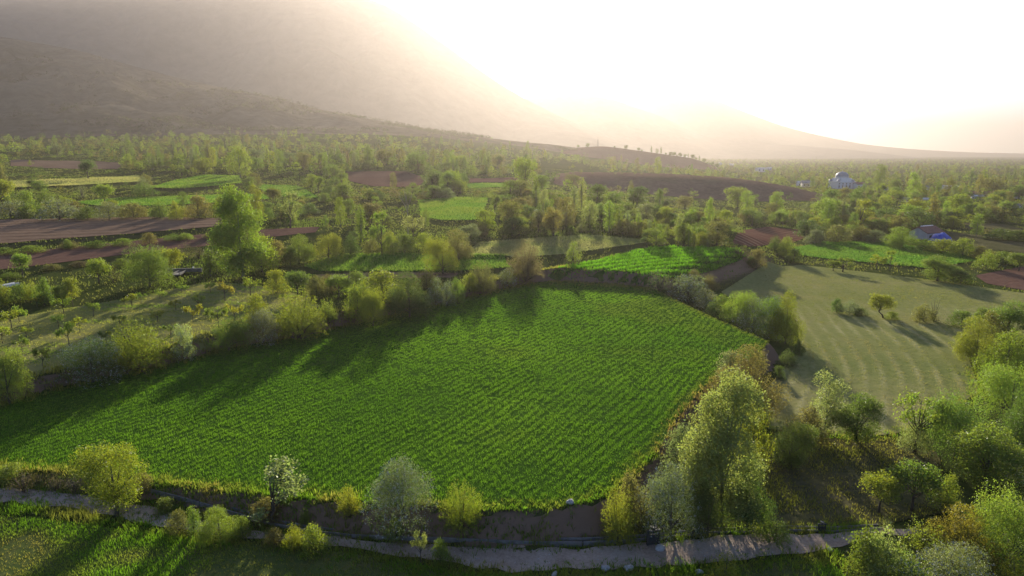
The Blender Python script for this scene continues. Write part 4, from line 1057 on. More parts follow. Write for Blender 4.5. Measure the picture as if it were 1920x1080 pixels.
def rock(px, py, s, label, seed):
    r = np.random.default_rng(seed); x, y, _z = ground(px, py)
    import bmesh
    bm = bmesh.new(); bmesh.ops.create_icosphere(bm, subdivisions=2, radius=0.5)
    for v in bm.verts:
        n = 1 + 0.22 * math.sin(v.co.x * 5 + seed) + 0.18 * math.sin(v.co.y * 6 + 2 * seed) + r.uniform(-0.08, 0.08)
        v.co *= n; v.co.z *= 0.62
    me = bpy.data.meshes.new('boulder'); bm.to_mesh(me); bm.free(); me.materials.append(MATS['stone'])
    o = link('boulder', me, None, label, 'stone'); o.location = (x, y, Ts(x, y) + 0.12 * s); o.scale = (s, s * 0.8, s); o.rotation_euler = (0, 0, r.uniform(0, 6))
rock(1239, 1031, 0.75, 'pale rounded stone beside the larger sluice gate', 1)
rock(1136, 1068, 0.6, 'white stone on the near edge of the track below the bank', 2)
rock(1177, 1069, 0.7, 'larger flat white stone on the near edge of the track', 3)
rock(1040, 1078, 0.5, 'small white stone in the grass by the track', 4)
rock(1556, 1032, 0.45, 'small pale stone at the track bend by the thicket', 5)
rock(1068, 944, 0.6, 'pale stone lying on the rim of the wheat field', 6)
rock(1312, 1075, 0.55, 'pale rough stone near the yellow conical bush', 7)
# chute of the orchard and the marker beside it
x, y, z = ground(337, 516)
ch = root_at('concrete_chute', x, y, z, 0.1, 'grey concrete water chute dropping from the ditch into the orchard', 'chute')
part(ch, 'trough', 'concrete', lambda m: (m.box((0, 0.0, 0.35), (1.3, 3.6, 0.16)), m.box((-0.62, 0, 0.5), (0.12, 3.6, 0.4)), m.box((0.62, 0, 0.5), (0.12, 3.6, 0.4))))
part(ch, 'headwall', 'concrete', lambda m: m.box((0, 2.2, 0.55), (6.5, 0.25, 0.7)))
x, y, z = ground(363, 510)
mp = root_at('marker_post', x, y, z, 0, 'short white-topped post by the concrete water chute', 'post')
part(mp, 'shaft', 'wood', lambda m: m.tube([(0, 0, -0.1), (0, 0, 0.5)], [0.12, 0.11], 8)); part(mp, 'cap', 'white_paint', lambda m: m.lathe([(0.16, 0.5), (0.18, 0.55), (0.18, 0.95), (0.06, 1.02)], 10))
x, y, z = ground(9, 542)
ch = root_at('concrete_chute', x, y, z, -0.25, 'bleached white chute beside the lower ditch', 'chute')
part(ch, 'trough', 'white_paint', lambda m: (m.box((0, 0, 0.4), (0.9, 4.5, 0.2)), m.box((-0.45, 0, 0.55), (0.12, 4.5, 0.4)), m.box((0.45, 0, 0.55), (0.12, 4.5, 0.4))))

# ------------------------------------------------------------------ wheat and grass
def blades(name, X, Y, H, Wd, C, nb, r, spread, kind='stuff', parent=None, label=None, off=0.0):
    n = len(X); Z = T(X, Y) + off
    bx = np.repeat(X, nb) + r.normal(size=n * nb) * spread; by = np.repeat(Y, nb) + r.normal(size=n * nb) * spread; bz = np.repeat(Z, nb)
    h = np.repeat(H, nb) * r.uniform(0.65, 1.15, n * nb); w = np.repeat(Wd, nb)
    a = r.uniform(0, 6.283, n * nb); dx, dy = np.cos(a) * w, np.sin(a) * w
    lx, ly = r.normal(size=n * nb) * h * 0.32, r.normal(size=n * nb) * h * 0.32
    V = np.stack([np.stack([bx - dx, by - dy, bz], 1), np.stack([bx + dx, by + dy, bz], 1), np.stack([bx + lx, by + ly, bz + h], 1)], 1).reshape(-1, 3)
    me = mesh_np(name, V, np.arange(n * nb * 3).reshape(-1, 3), 3, 'leaf_mass')
    c = np.repeat(C, nb, 0) * r.uniform(0.75, 1.25, (n * nb, 1))
    c = np.concatenate([np.repeat(c, 3, 0), np.ones((n * nb * 3, 1))], 1)
    at = me.attributes.new('shade_of_leaf', 'FLOAT_COLOR', 'POINT'); at.data.foreach_set('color', c.astype(np.float32).ravel())
    return link(name, me, parent, label, kind=kind)

def scatter_in(poly, step, r):
    Pp = np.array(poly); x0, y0 = Pp.min(0); x1, y1 = Pp.max(0)
    X, Y = np.meshgrid(np.arange(x0, x1, step), np.arange(y0, y1, step))
    X = X.ravel() + r.uniform(-.5, .5, X.size) * step; Y = Y.ravel() + r.uniform(-.5, .5, Y.size) * step
    px, py, dep = project(X, Y, np.full(X.shape, 1.0))
    m = inside(poly, X, Y) & (px > -160) & (px < 2080)
    return X[m], Y[m]

r = np.random.default_rng(21)
X, Y = scatter_in(A, 0.21, r)
keep = r.uniform(size=len(X)) < np.clip(50.0 / Y, 0.3, 1); X, Y = X[keep], Y[keep]
rd = unit(np.array((10.8, 18.0))); s_ = (X * rd[1] - Y * rd[0]) / 0.82 + (fbm(X / 14, Y / 14, 2, 1) - 0.5) * 2.0
row = 0.5 + 0.5 * np.cos(s_ * 6.283); lump = vnoise(X * 1.1 + 3, Y * 1.1, 4)
k = (0.12 + 0.88 * row) * (0.5 + 0.75 * lump)
keep = r.uniform(size=len(X)) < np.clip(0.14 + 1.1 * k, 0, 1); X, Y, k = X[keep], Y[keep], k[keep]
ed = edge_near(A, X, Y)[0]
big = fbm(X / 14, Y / 14, 3, 12)[:, None]
thin = sstep(0.52, 0.66, fbm(X / 22 + 4, Y / 16, 4, 19))[:, None]
C = np.array([(0.072, 0.19, 0.014)]) * (0.70 + 0.6 * big) + np.array([(0.035, 0.012, 0.0)]) * big; C = C * (1 - 0.45 * thin) + np.array([(0.125, 0.155, 0.03)]) * 0.45 * thin
k = k * (1 - 0.35 * thin[:, 0])
dry = sstep(1.6, 0.2, ed + (vnoise(X, Y, 5) - .5) * 1.2)[:, None]; C = C * (1 - dry * 0.55) + np.array([(0.15, 0.145, 0.035)]) * dry * 0.55
blades('wheat', X, Y, 0.08 + 0.18 * k, 0.0125 * np.clip(Y / 55, 0.9, 2.6), C, 8, r, 0.12, label='green wheat blades standing in drill rows', off=0.02)
X, Y = scatter_in(W['second_wheat'], 0.42, r)
ang = unit(np.array(ground(1330, 470)[:2]) - np.array(ground(1050, 520)[:2])); s_ = (X * ang[1] - Y * ang[0]) / 2.6 + (fbm(X / 12, Y / 12, 2, 3) - 0.5) * 1.2
row = 0.5 + 0.5 * np.cos(s_ * 6.283); k = 0.15 + 0.85 * row ** 0.7
keep = r.uniform(size=len(X)) < 0.15 + k; X, Y, k = X[keep], Y[keep], k[keep]
C = np.array([(0.09, 0.235, 0.008)]) * (0.75 + 0.5 * fbm(X / 10, Y / 10, 2, 6)[:, None])
blades('wheat', X, Y, 0.12 + 0.5 * k, np.full(len(X), 0.09), C, 4, r, 0.14, label='wheat blades of the small upper field in drilled lines', off=0.04)

def along(pts, width, dens, r, side=0.0):
    pts = [np.array(p, float) for p in pts]; XX, YY = [], []
    for a, b in zip(pts[:-1], pts[1:]):
        l = np.linalg.norm(b - a); n = int(l * width * dens)
        t = r.uniform(size=n); q = r.normal(size=n) * width / 2 + side; nrm = unit(np.array((-(b - a)[1], (b - a)[0])))
        XX.append(a[0] + (b - a)[0] * t + nrm[0] * q); YY.append(a[1] + (b - a)[1] * t + nrm[1] * q)
    return np.concatenate(XX), np.concatenate(YY)
STRAW, LUSH, OLV, RUST = np.array((0.22, 0.215, 0.055)), np.array((0.095, 0.20, 0.014)), np.array((0.14, 0.16, 0.03)), np.array((0.15, 0.105, 0.05))
def blend(a, b, t): return a[None] * (1 - t[:, None]) + b[None] * t[:, None]
# berm and field rim along the track
iA = [i for i, p in enumerate(A_PX) if p in ((-330, 905), (1190, 893))]
front = [A[i] for i in range(A_PX.index((1232, 850)), len(A_PX))]
X, Y = along(front, 0.55, 34, r, -0.15)
blades('rim_grass', X, Y, r.uniform(0.1, 0.34, len(X)), np.full(len(X), 0.035), blend(STRAW, LUSH, np.clip(fbm(X / 3, Y / 3, 2, 4) * 2.2 - 0.45, 0, 1)), 4, r, 0.08, label='straw and olive grass along the rim of the wheat field')
bermpx = [(-60, 893), (60, 897), (200, 908), (300, 925), (420, 944), (520, 962), (620, 968), (700, 972)]
X, Y = along(front, 1.0, 9, r, -1.0)
blades('bank_weeds', X, Y, r.uniform(0.08, 0.3, len(X)), np.full(len(X), 0.03), blend(OLV, LUSH, r.uniform(size=len(X))), 4, r, 0.1, label='sparse weeds on the face of the earth bank')
berm = [plane_pt(a, b, 0.5) for a, b in bermpx]
X, Y = along(berm, 1.3, 30, r)
blades('berm_grass', X, Y, r.uniform(0.2, 0.55, len(X)), np.full(len(X), 0.035), blend(STRAW, LUSH, np.clip(fbm(X / 2.5, Y / 2.5, 2, 14) * 2 - 0.55, 0, 1)), 4, r, 0.09, label='tufty straw grass on the low berm above the channel')
right = [A[A_PX.index(p)] for p in ((1232, 850), (1262, 792), (1290, 760), (1320, 725), (1370, 690), (1425, 662))]
X, Y = along(right, 0.9, 26, r, -0.6)
blades('bank_grass', X, Y, r.uniform(0.15, 0.45, len(X)), np.full(len(X), 0.045), blend(RUST, STRAW, r.uniform(size=len(X))), 4, r, 0.1, label='rusty dry grass on the bank beside the big poplar')
left = [A[A_PX.index(p)] for p in ((0, 760), (100, 730), (200, 706), (330, 680), (420, 655), (560, 630), (640, 612), (740, 590), (830, 568), (930, 545), (1000, 530))]
X, Y = along(left, 2.2, 10, r, 0.9)
blades('hedge_grass', X, Y, r.uniform(0.25, 0.7, len(X)), np.full(len(X), 0.07), blend(OLV, STRAW, r.uniform(size=len(X)) ** 2), 4, r, 0.15, label='rough grass under the orchard hedge')
# verges of the track
up = [plane_pt(*p, 0.0) for p in ROAD_UP]; dn = [plane_pt(*p, 0.0) for p in ROAD_DN]
for nm, ln, sd, w, lb in (('verge_grass', dn[:20], -0.6, 1.2, 'bright tufted grass on the near verge of the track'), ('channel_grass', up[:20], 0.45, 0.9, 'green weeds between the track and the channel')):
    X, Y = along(ln, w, 42, r, sd)
    t = np.clip(fbm(X / 2.2, Y / 2.2, 2, 17) * 2 - 0.5, 0, 1)
    blades(nm, X, Y, (0.12 + 0.4 * fbm(X / 1.6, Y / 1.6, 2, 30)), np.full(len(X), 0.032), blend(LUSH, STRAW, t * 0.75), 4, r, 0.08, label=lb)
mid = [((a[0] + b[0]) / 2, (a[1] + b[1]) / 2) for a, b in zip(up[:8], dn[:8])]
X, Y = along(mid, 0.5, 30, r)
blades('track_grass', X, Y, r.uniform(0.08, 0.25, len(X)), np.full(len(X), 0.03), blend(OLV, LUSH, r.uniform(size=len(X))), 4, r, 0.07, label='grass strip between the wheel ruts of the track', off=0.03)
# lawn below the track: lush clumps and bare patches
X, Y = scatter_in(lawn_poly, 0.17, r)
d_ = fbm(X / 5.5, Y / 4.5, 3, 33); edge_l = sstep(-14, -24, X)
m = r.uniform(size=len(X)) < np.clip((d_ - 0.28) * 3.4 + edge_l * 0.5, 0.42, 1); m &= (Y > 36)
X, Y, d_ = X[m], Y[m], d_[m]
blades('lawn_grass', X, Y, 0.10 + 0.5 * np.clip(d_ - 0.35, 0, 1) + r.uniform(0, 0.1, len(X)), np.full(len(X), 0.03), blend(STRAW * 0.9, LUSH * 1.1, np.clip((d_ - 0.34) * 4, 0, 1)), 4, r, 0.09, label='lush uneven grass below the track')
X, Y = scatter_in(dry_poly, 0.26, r)
d_ = fbm(X / 4, Y / 4, 3, 36); m = r.uniform(size=len(X)) < np.clip((d_ - 0.28) * 2.8, 0.15, 1); X, Y, d_ = X[m], Y[m], d_[m]
blades('clearing_grass', X, Y, 0.1 + 0.3 * d_, np.full(len(X), 0.04), blend(STRAW * 0.75, OLV, np.clip((d_ - 0.4) * 4, 0, 1)), 4, r, 0.1, label='sparse dry grass of the clearing')
X, Y = scatter_in(W['orchard'], 0.36, r)
d_ = fbm(X / 9, Y / 4, 3, 38)
ln_ = (Y + 0.22 * X + (fbm(X / 16, Y / 16, 2, 7) - 0.5) * 7) / 3.1; band = np.abs((ln_ % 1.0) - 0.5) * 2          # low terraces following the slope
m = (r.uniform(size=len(X)) < np.clip(band * 1.5 - 0.05, 0.1, 1) * np.clip((d_ - 0.2) * 2.6, 0.25, 1)); X, Y, d_ = X[m], Y[m], d_[m]
blades('orchard_grass', X, Y, 0.07 + 0.13 * d_, np.full(len(X), 0.05), blend(STRAW * 1.25, LUSH * 0.7 + OLV * 0.5, np.clip((d_ - 0.45) * 4.0, 0, 1)), 4, r, 0.16, label='rough grass between the orchard saplings', off=0.03)
# sward of the mown meadow, with raked lines
X, Y = scatter_in(W['meadow'], 0.36, r)
keep = r.uniform(size=len(X)) < np.clip(75.0 / Y, 0.35, 1); X, Y = X[keep], Y[keep]
d_ = fbm(X / 12, Y / 12, 4, 61); lw = mown(X, Y); near_ = sstep(112, 90, Y)
m = r.uniform(size=len(X)) < np.clip(0.35 + 0.9 * (lw - 0.35) * near_ + (d_ - 0.5), 0.12, 1); X, Y, d_, lw, near_ = X[m], Y[m], d_[m], lw[m], near_[m]
MG, MS = np.array((0.13, 0.15, 0.042)), np.array((0.185, 0.175, 0.075))
blades('meadow_grass', X, Y, 0.04 + 0.07 * d_ + 0.05 * lw * near_, 0.022 * np.clip(Y / 60, 1, 2.2), blend(MG, MS, np.clip((fbm(X / 6, Y / 6, 3, 63) - 0.42) * 3.2 + 0.35 * lw * near_, 0, 1)), 6, r, 0.15, label='short raked grass of the olive meadow', off=0.05 + meadow_relief(X, Y))
# standing crop of the farther fields
for key, c0, c1, hh, lb in (('green_a', (0.10, 0.20, 0.016), (0.13, 0.21, 0.025), 0.4, 'young green crop on the upper terrace'), ('green_b', (0.095, 0.205, 0.016), (0.12, 0.21, 0.025), 0.4, 'young green crop on the long terrace strip'), ('green_c', (0.08, 0.19, 0.015), (0.12, 0.19, 0.03), 0.35, 'young green crop on the small sloping patch'),
        ('mid_green', (0.10, 0.205, 0.016), (0.14, 0.21, 0.025), 0.45, 'young green crop of the mid-valley field'), ('shade_green', (0.08, 0.18, 0.016), (0.11, 0.19, 0.022), 0.35, 'young green crop in the shade of the tall poplar'), ('right_green', (0.07, 0.18, 0.018), (0.10, 0.19, 0.025), 0.4, 'young green crop before the farmhouse'),
        ('pale_mid', (0.17, 0.215, 0.07), (0.24, 0.25, 0.12), 0.25, 'pale dry hay grass behind the hedge'), ('pale_strip', (0.22, 0.25, 0.08), (0.28, 0.28, 0.12), 0.4, 'pale yellow hay grass on the terrace strip'), ('green_far', (0.09, 0.19, 0.02), (0.12, 0.19, 0.03), 0.4, 'young green crop below the brown hill')):
    dist_ = np.array(W[key])[:, 1].mean(); st = 0.42 * max(1, dist_ / 170)
    X, Y = scatter_in(W[key], st, r)
    d_ = fbm(X / 9, Y / 9, 3, 64)
    c0 = np.array(c0) * 0.82 + 0.012; c1 = np.array(c1) * 0.82 + 0.012
    blades('hay_grass' if 'pale' in key else 'crop', X, Y, hh * (0.5 + d_), np.full(len(X), 0.10 * max(1, dist_ / 170)), blend(np.array(c0), np.array(c1), np.clip(d_ * 2.4 - 0.7, 0, 1)), 3, r, st * 0.4, label=lb, off=0.06)
seam = [W['meadow'][FPX['meadow'].index(q)] for q in ((1822, 690), (1836, 735), (1790, 765), (1720, 806), (1655, 818), (1560, 818), (1440, 806), (1432, 740))]
X, Y = along(seam, 1.2, 22, r)
blades('seam_grass', X, Y, r.uniform(0.12, 0.4, len(X)), np.full(len(X), 0.035), blend(STRAW, LUSH, r.uniform(size=len(X))), 4, r, 0.12, label='grass strip between meadow and clearing', off=0.03)
low_b = [W['second_wheat'][i] for i in (8, 9, 10, 11, 0, 1)]
X, Y = along(low_b, 2.4, 7, r, 1.0)
blades('terrace_grass', X, Y, r.uniform(0.15, 0.5, len(X)), np.full(len(X), 0.09), blend(STRAW, OLV, r.uniform(size=len(X))), 4, r, 0.2, label='straw grass on the step between the two wheat fields')
# rough herbage between the hedges
r2 = np.random.default_rng(91)
Y = np.concatenate([r2.uniform(96, 330, 70000), r2.uniform(330, 560, 40000)]) ; X = r2.uniform(-1, 1, len(Y)) * (0.8 * Y + 10); m = np.ones(len(X), bool)
for kf in W: m &= ~inside(W[kf], X, Y)
m &= ~inside(A, X, Y) & ~((X > 0) & (X < 200) & (Y > 372) & (Y < 545)) & ((Y > 118) | (X < -18)); X, Y = X[m], Y[m]
d_ = fbm(X / 14, Y / 14, 3, 92); m = r2.uniform(size=len(X)) < np.clip((d_ - 0.3) * 3.5, 0.1, 1); X, Y, d_ = X[m], Y[m], d_[m]
blades('herbage', X, Y, 0.15 + 0.4 * d_, 0.10 * Y / 130, blend(np.array((0.115, 0.12, 0.04)), np.array((0.07, 0.105, 0.022)), np.clip(d_ * 2.5 - 0.8, 0, 1)), 3, r2, 0.45, label='rough herbage between hedges and fields')
# loose stones of the track
X, Y = scatter_in(road_poly, 0.33, r); m = r.uniform(size=len(X)) < 0.5 * fbm(X / 3, Y / 3, 2, 95) * 1.6; X, Y = X[m], Y[m]; n_ = len(X)
base = np.array([(-1, -.8, 0), (1, -.9, 0), (.8, 1, 0), (-.9, .8, 0), (0.1, 0, 1.1)], float); fc = np.array([(0, 1, 4), (1, 2, 4), (2, 3, 4), (3, 0, 4)])
sc_ = 0.025 + 0.06 * r.uniform(size=(n_, 1, 1)) ** 3; an = r.uniform(0, 6.283, n_)[:, None]
bx = base[None, :, 0] * np.cos(an) - base[None, :, 1] * np.sin(an); by = base[None, :, 0] * np.sin(an) + base[None, :, 1] * np.cos(an)
Vv = np.stack([bx, by, np.repeat(base[None, :, 2], n_, 0)], -1) * sc_ + np.stack([X, Y, T(X, Y) + 0.04], 1)[:, None]
link('loose_gravel', mesh_np('loose_gravel', Vv.reshape(-1, 3), (fc[None] + 5 * np.arange(n_)[:, None, None]).reshape(-1, 3), 3, 'stone'), None, 'loose pale stones scattered on the track', kind='stuff')

# ------------------------------------------------------------------ woods of the middle and far distance
r = np.random.default_rng(77)
pts = []
for y0, y1, sp in ((128, 260, 5.2), (260, 450, 6.3), (450, 800, 8.6), (800, 1400, 15), (1400, 2600, 26)):
    for yv in np.arange(y0, y1, sp):
        xx = np.arange(-0.86 * yv - 20, 0.86 * yv + 20, sp)
        pts.append(np.stack([xx + r.uniform(-.5, .5, len(xx)) * sp, yv + r.uniform(-.5, .5, len(xx)) * sp], 1))
pts = np.concatenate(pts); X, Y = pts[:, 0], pts[:, 1]
Z = T(X, Y)
em = (X > -6) & (X < 225) & (Y > 366) & (Y < 547); mz = Z.copy(); mz[em] = mesa_z(X[em], Y[em]); onm = em & (mz > Z + 0.6); Z = np.maximum(Z, mz)
px, py, dep = project(X, Y, Z)
ok = (px > -60) & (px < 1980)
for kf, poly in W.items():
    Pq = np.array(poly); cx_, cy_ = Pq.mean(0); mm = (np.abs(X - cx_) < np.ptp(Pq[:, 0]) + 8) & (np.abs(Y - cy_) < np.ptp(Pq[:, 1]) + 8) & ok
    dd = sdist(poly, X[mm], Y[mm]); ok[np.where(mm)[0][dd > -1.6]] = False
ok &= ~inside(A, X, Y)
dens = fbm(X / 38, Y / 38, 3, 55)
pr = np.clip((dens - 0.33) * 4.0, 0.06, 0.97)
pr = np.where((X > 70) & (Y > 150), np.clip(pr + 0.35, 0, 0.96), pr)
pr = np.where((px < 820) & (Y > 420), np.clip(pr + 0.25, 0, 0.95), pr)
pr = np.where(onm, np.where(Y < 424, 0.03, 0.22), pr)
pr = np.where((px > 380) & (px < 1000) & (Y > 700), pr * 0.75, pr)
hill_in = (Y > 860) & (Y < 1360) & (px > 990) & (px < 1350); pr = np.where(hill_in, 0.10, pr)
pr = np.where((Y > 900) & (px < 1000), 0.12, pr)
# keep views open in front of things that show
for a, b, c, d in ((1700, 1775, 436, 466), (1552, 1602, 350, 372), (1600, 1622, 350, 366), (990, 1026, 402, 418), (1495, 1560, 452, 470), (0, 470, 425, 600), (600, 1000, 470, 530), (540, 830, 480, 530), (1020, 1240, 470, 520), (1380, 1520, 455, 475), (1150, 1460, 468, 520), (1418, 1450, 318, 330), (750, 790, 432, 445)):
    pr = np.where((px > a) & (px < b) & (py > b * 0 + c) & (py < d), 0.0, pr)
pr = np.where(py > 478, 0.0, pr)
for q in PLACED:
    if q[1] > 110: pr[(np.abs(X - q[0]) < q[2] * 0.55 + 0.6) & (np.abs(Y - q[1]) < q[2] * 0.55 + 0.6)] = 0
ok &= r.uniform(size=len(X)) < pr
X, Y, Z, px, py, dep, onm = [v[ok] for v in (X, Y, Z, px, py, dep, onm)]
n = len(X)
kin = r.choice(4, n, p=(0.46, 0.38, 0.04, 0.12)); pop = fbm(X / 60, Y / 60, 2, 66)
kin = np.where((pop > 0.62) & (r.uniform(size=n) < 0.3), 2, kin)              # 0 round tree 1 shrub 2 poplar 3 light tree
kin = np.where(onm, 1, kin); kin = np.where((Y < 180) & (kin == 2), 1, kin)
H = np.choose(kin, [r.uniform(3.2, 6.6, n), r.uniform(1.6, 3.6, n), r.uniform(6, 10.5, n), r.uniform(3.8, 7.2, n)]) * np.where(onm, 0.45, 1) * np.where(Y > 450, 0.9, 1) * np.exp(r.normal(size=n) * 0.25)
Wd = H * np.choose(kin, [r.uniform(0.8, 1.25, n), r.uniform(1.2, 2.0, n), r.uniform(0.26, 0.45, n), r.uniform(0.65, 0.95, n)])
ci = r.choice(7, n, p=(0.13, 0.27, 0.19, 0.20, 0.12, 0.07, 0.02)); CN = ['yg', 'g', 'd', 'o', 'l', 's', 'b']
# what stands right in front of an open field, the escarpment or a house stays low or is left out
hit = np.zeros(n, bool)
for fr in (0.3, 0.55, 0.8, 1.0):
    qx, qy, _ = project(X, Y, Z + H * fr)
    for kf in ('brown', 'red', 'pale_strip', 'green_a', 'green_b', 'green_c', 'mid_green', 'pale_mid', 'right_green', 'red_right', 'red_edge', 'red_far', 'green_far', 'brown_far', 'brown_mid', 'yard', 'yard_far', 'second_wheat', 'shade_green'):
        hit |= inside(FPX[kf], qx, qy)
    hit |= (Y < 420) & inside([(1020, 322), (1400, 330), (1560, 385), (1520, 392), (1100, 378), (1030, 350)], qx, qy)
    hit |= (Y < 640) & inside([(1010, 300), (1380, 300), (1400, 322), (1010, 320)], qx, qy)
    for hx0, hy0, hw, hh in HOUSES:
        hit |= (np.abs(qx - hx0) < hw * 0.5) & (qy < hy0 - hh * 0.25) & (qy > hy0 - hh) & (py > hy0)
hit &= r.uniform(size=n) < 0.9
X, Y, Z, px, py, dep, onm, kin, H, Wd, ci = [v[~hit] for v in (X, Y, Z, px, py, dep, onm, kin, H, Wd, ci)]; n = len(X)
have = {}
for o in bpy.data.objects:
    if o.get('category'): have[o['category']] = have.get(o['category'], 0) + 1
print('hand', have)
app = H / dep; vis = (px > -5) & (px < 1925)
single = np.zeros(n, bool)
for cat, ks in (('tree', (0, 3)), ('shrub', (1,)), ('poplar', (2,))):
    idx = np.where(np.isin(kin, ks) & vis)[0]; idx = idx[np.argsort(-app[idx])]
    single[idx[:max(0, 272 - have.get(cat, 0))]] = True
print('scatter', n, 'single', single.sum())
WC = {'yg': 'yellow-green', 'g': 'mid green', 'd': 'dark green', 'o': 'olive', 'l': 'light green', 's': 'grey-green', 'b': 'brownish'}
WK = [('full', 'round-crowned tree'), ('bush', 'shrub'), ('slim', 'tall narrow poplar'), ('open', 'light-crowned tree')]
MARKS = [(n_, ground(*q)[:2]) for n_, q in (('mosque', (1577, 353)), ('red-roofed farmhouse', (1735, 447)), ('white shed', (1009, 404)), ('tall bare tree', (765, 440)), ('furrowed red field', (1445, 444)), ('mid-valley green crop', (850, 397)),
         ('pale hay strip', (140, 345)), ('long terrace crop', (330, 376)), ('brown ploughed terrace', (200, 430)), ('poplar row', (1215, 440)), ('bare red far plot', (720, 337)), ('right-hand green crop', (1650, 476)), ('pale hay field', (1050, 465)),
         ('village roofs', (1835, 369)), ('escarpment foot', (1250, 392)), ('farmyard', (1850, 455)), ('shaded green crop', (700, 496)), ('tall broad poplar', (455, 522)), ('brown far terrace', (120, 310)), ('upper terrace crop', (390, 344)))]
def landmark(x, y): return min(MARKS, key=lambda q: math.hypot(q[1][0] - x, q[1][1] - y))[0]
for i in np.where(single)[0]:
    zone = ('on the plain behind the farmhouse' if X[i] > 75 and Y[i] > 150 else 'in the belt before the escarpment' if px[i] > 900 else 'between the shaded crop and the small mid-valley crop' if px[i] > 560 else 'among the terrace fields under the hillside')
    c = CN[ci[i]]; key, kn = WK[kin[i]]
    if kin[i] == 2 and Wd[i] / H[i] > 0.34: key, kn = 'poplar', 'tall broad poplar'
    sz = 'small ' if H[i] < (2.6 if kin[i] == 1 else 4.0) else 'large ' if H[i] > (3.6 if kin[i] == 1 else 6.2) else ''
    lm = landmark(X[i], Y[i]); kn = kn.replace('tall ', '')
    lab = f'{sz}{WC[c]} {kn} in the loose woods near the {lm}'
    nm = {'full': 'round_tree', 'bush': 'shrub', 'slim': 'columnar_poplar', 'poplar': 'poplar_tree', 'open': 'light_tree'}[key]
    plant(X[i], Y[i], Z[i], H[i], Wd[i], key, c, nm, lab, {0: 'tree', 3: 'tree', 1: 'shrub', 2: 'poplar'}[kin[i]], f'{sz}{WC[c]} {kn}s near the {lm}')

def mass(name, X, Y, Z, H, Wd, kin, Cc, ntri, label, r):
    Vs, Cs = [], []
    for kd, key in enumerate(('full', 'bush', 'slim', 'open')):
        lb, asp = lobes_for(key, np.random.default_rng(kd + 5))
        for v in range(3):
            nt = ntri if kd != 2 else int(ntri * 0.8)
            C0, N0 = lobed(lb, nt, r, 0.3); C0[:, 2] = np.maximum(C0[:, 2], 0.04); C0 /= C0[:, 2].max() * 0.98
            wd = 2 * np.percentile(np.hypot(C0[:, 0], C0[:, 1]), 97)
            nn = unit(N0 * 0.9 + r.normal(size=(nt, 3))); a = unit(np.cross(nn, r.normal(size=(nt, 3)))); b = np.cross(nn, a)
            l = (0.95 / math.sqrt(ntri)) * r.uniform(0.7, 1.3, (nt, 1)) * (0.5 if kd == 2 else 1)
            tri = np.stack([C0 - a * l * .5 - b * l * .4, C0 + a * l * .6, C0 - a * l * .3 + b * l * .6], 1) / np.array([wd, wd, 1.0]); tri[..., 2] = np.clip(tri[..., 2], 0, 1.1)
            idx = np.where((kin == kd) & (np.arange(len(X)) % 3 == v))[0]
            if not len(idx): continue
            an = r.uniform(0, 6.283, len(idx)); ca, sa = np.cos(an)[:, None, None], np.sin(an)[:, None, None]
            tx, ty = tri[None, ..., 0] * ca - tri[None, ..., 1] * sa, tri[None, ..., 0] * sa + tri[None, ..., 1] * ca
            w_ = Wd[idx][:, None, None]
            P3 = np.stack([X[idx][:, None, None] + tx * w_, Y[idx][:, None, None] + ty * w_, Z[idx][:, None, None] + tri[None, ..., 2] * H[idx][:, None, None]], -1)
            Vs.append(P3.reshape(-1, 3))
            lc = Cc[idx][:, None, :] * 0.82 * r.uniform(0.75, 1.3, (len(idx), nt, 1))
            Cs.append(np.repeat(lc.reshape(-1, 3), 3, 0))
    V = np.concatenate(Vs); Cv = np.concatenate(Cs)
    me = mesh_np(name, V, np.arange(len(V)).reshape(-1, 3), 3, 'leaf_mass')
    at = me.attributes.new('shade_of_leaf', 'FLOAT_COLOR', 'POINT'); at.data.foreach_set('color', np.concatenate([Cv, np.ones((len(Cv), 1))], 1).astype(np.float32).ravel())
    print(name, len(X), len(V) // 3)
    return link(name, me, None, label, kind='stuff')
Cc = np.array([COLR[c] for c in CN])[ci] * r.uniform(0.85, 1.15, (n, 1))
rest = ~single
for nm, m_, nt, lb in (('woodland', rest & (Y <= 420), 170, 'wooded patchwork between the fields'), ('far_woodland', rest & (Y > 420) & (Y <= 900), 100, 'dense far woods fading into haze'), ('distant_woodland', rest & (Y > 900), 50, 'distant woods of the hazy plain')):
    mass(nm, X[m_], Y[m_], Z[m_], H[m_], Wd[m_], kin[m_], Cc[m_], nt, lb, r)
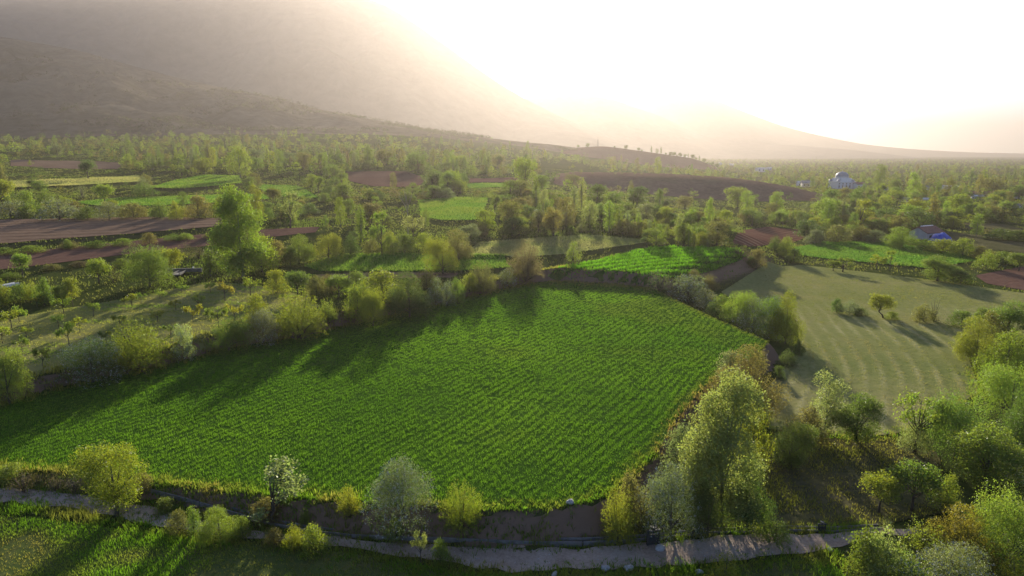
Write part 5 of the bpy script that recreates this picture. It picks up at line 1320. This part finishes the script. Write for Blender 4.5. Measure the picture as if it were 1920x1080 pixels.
# dark scrub on the hillside
hs = V1[:78].reshape(-1, 3); hs = hs[r.integers(0, len(hs), 17000)]
hx, hy = hs[:, 0] + r.normal(size=len(hs)) * 6, hs[:, 1]
keep = (fbm(hx / 90, hy / 130 + hs[:, 2] / 60, 3, 71) > 0.52) & (hs[:, 2] > T(hx, hy) + 3); hs = hs[keep]; hx = hx[keep]
nh = len(hs)
mass('hillside_bushes', hx, hs[:, 1], hs[:, 2] - 0.5, r.uniform(2, 5, nh), r.uniform(4, 9, nh), np.ones(nh, int), np.array([(0.03, 0.042, 0.016)]) * r.uniform(0.7, 1.3, (nh, 1)), 24, 'dark low scrub spread over the hillside', r)

# trees standing on the crest of the brown hill
crest = VB[39]; cpx = project(crest[:, 0], crest[:, 1], crest[:, 2])[0]
for i, q in enumerate([1085, 1100, 1152, 1172, 1198, 1202, 1221, 1229, 1233, 1238, 1248, 1256, 1262, 1270, 1276, 1284, 1290, 1297, 1304, 1311, 1318, 1326, 1334, 1342, 1350]):
    j = int(np.argmin(np.abs(cpx - q))); c_ = crest[j]; tall = q in (1221, 1229, 1233, 1238, 1290, 1311)
    hq = (9.0 if tall else 5.0) + 2.0 * math.sin(i * 2.3)
    plant(c_[0], c_[1] - 2, c_[2] - 0.6, hq, hq * (0.3 if tall else 1.1), 'slim' if tall else 'full', 'd', 'columnar_poplar' if tall else 'round_tree', 'dark slim poplar silhouetted on the brown hill crest' if tall else 'small dark round tree silhouetted on the brown hill crest',
          'poplar' if tall else 'tree', 'slim crest poplars' if tall else 'small crest trees')
# single cypresses in the haze
for a, b, hp, wp, lb in ((633, 308, 34, 5, 'thin dark cypress spire in the hazy woods'), (690, 300, 26, 7, 'broad dark cypress right of the thin spire'), (913, 331, 24, 7, 'dark cypress beside the tiny white house'), (1357, 336, 18, 8, 'dark round-topped cypress on the escarpment rim')):
    P(a, b, hp, wp, 'slim', 'd', lb)

# ------------------------------------------------------------------ the hazy air
HZ_TOP, HZ_BOT, HZ_R = 800.0, -30.0, 14500.0
mb = MB(); mb.box((0, 4500, (HZ_TOP + HZ_BOT) / 2), (2 * HZ_R, 2 * HZ_R, HZ_TOP - HZ_BOT))
m, N, L = newmat('haze'); o_ = N.new('ShaderNodeOutputMaterial'); pv = N.new('ShaderNodeVolumePrincipled')
pv.inputs['Color'].default_value = (0.35, 0.315, 0.29, 1); pv.inputs['Density'].default_value = 2.0e-4; pv.inputs['Anisotropy'].default_value = 0.6
L.new(pv.outputs[0], o_.inputs['Volume'])
hz = mb.obj('haze', 'haze', None, kind='stuff', label='pale dusty haze filling the valley')
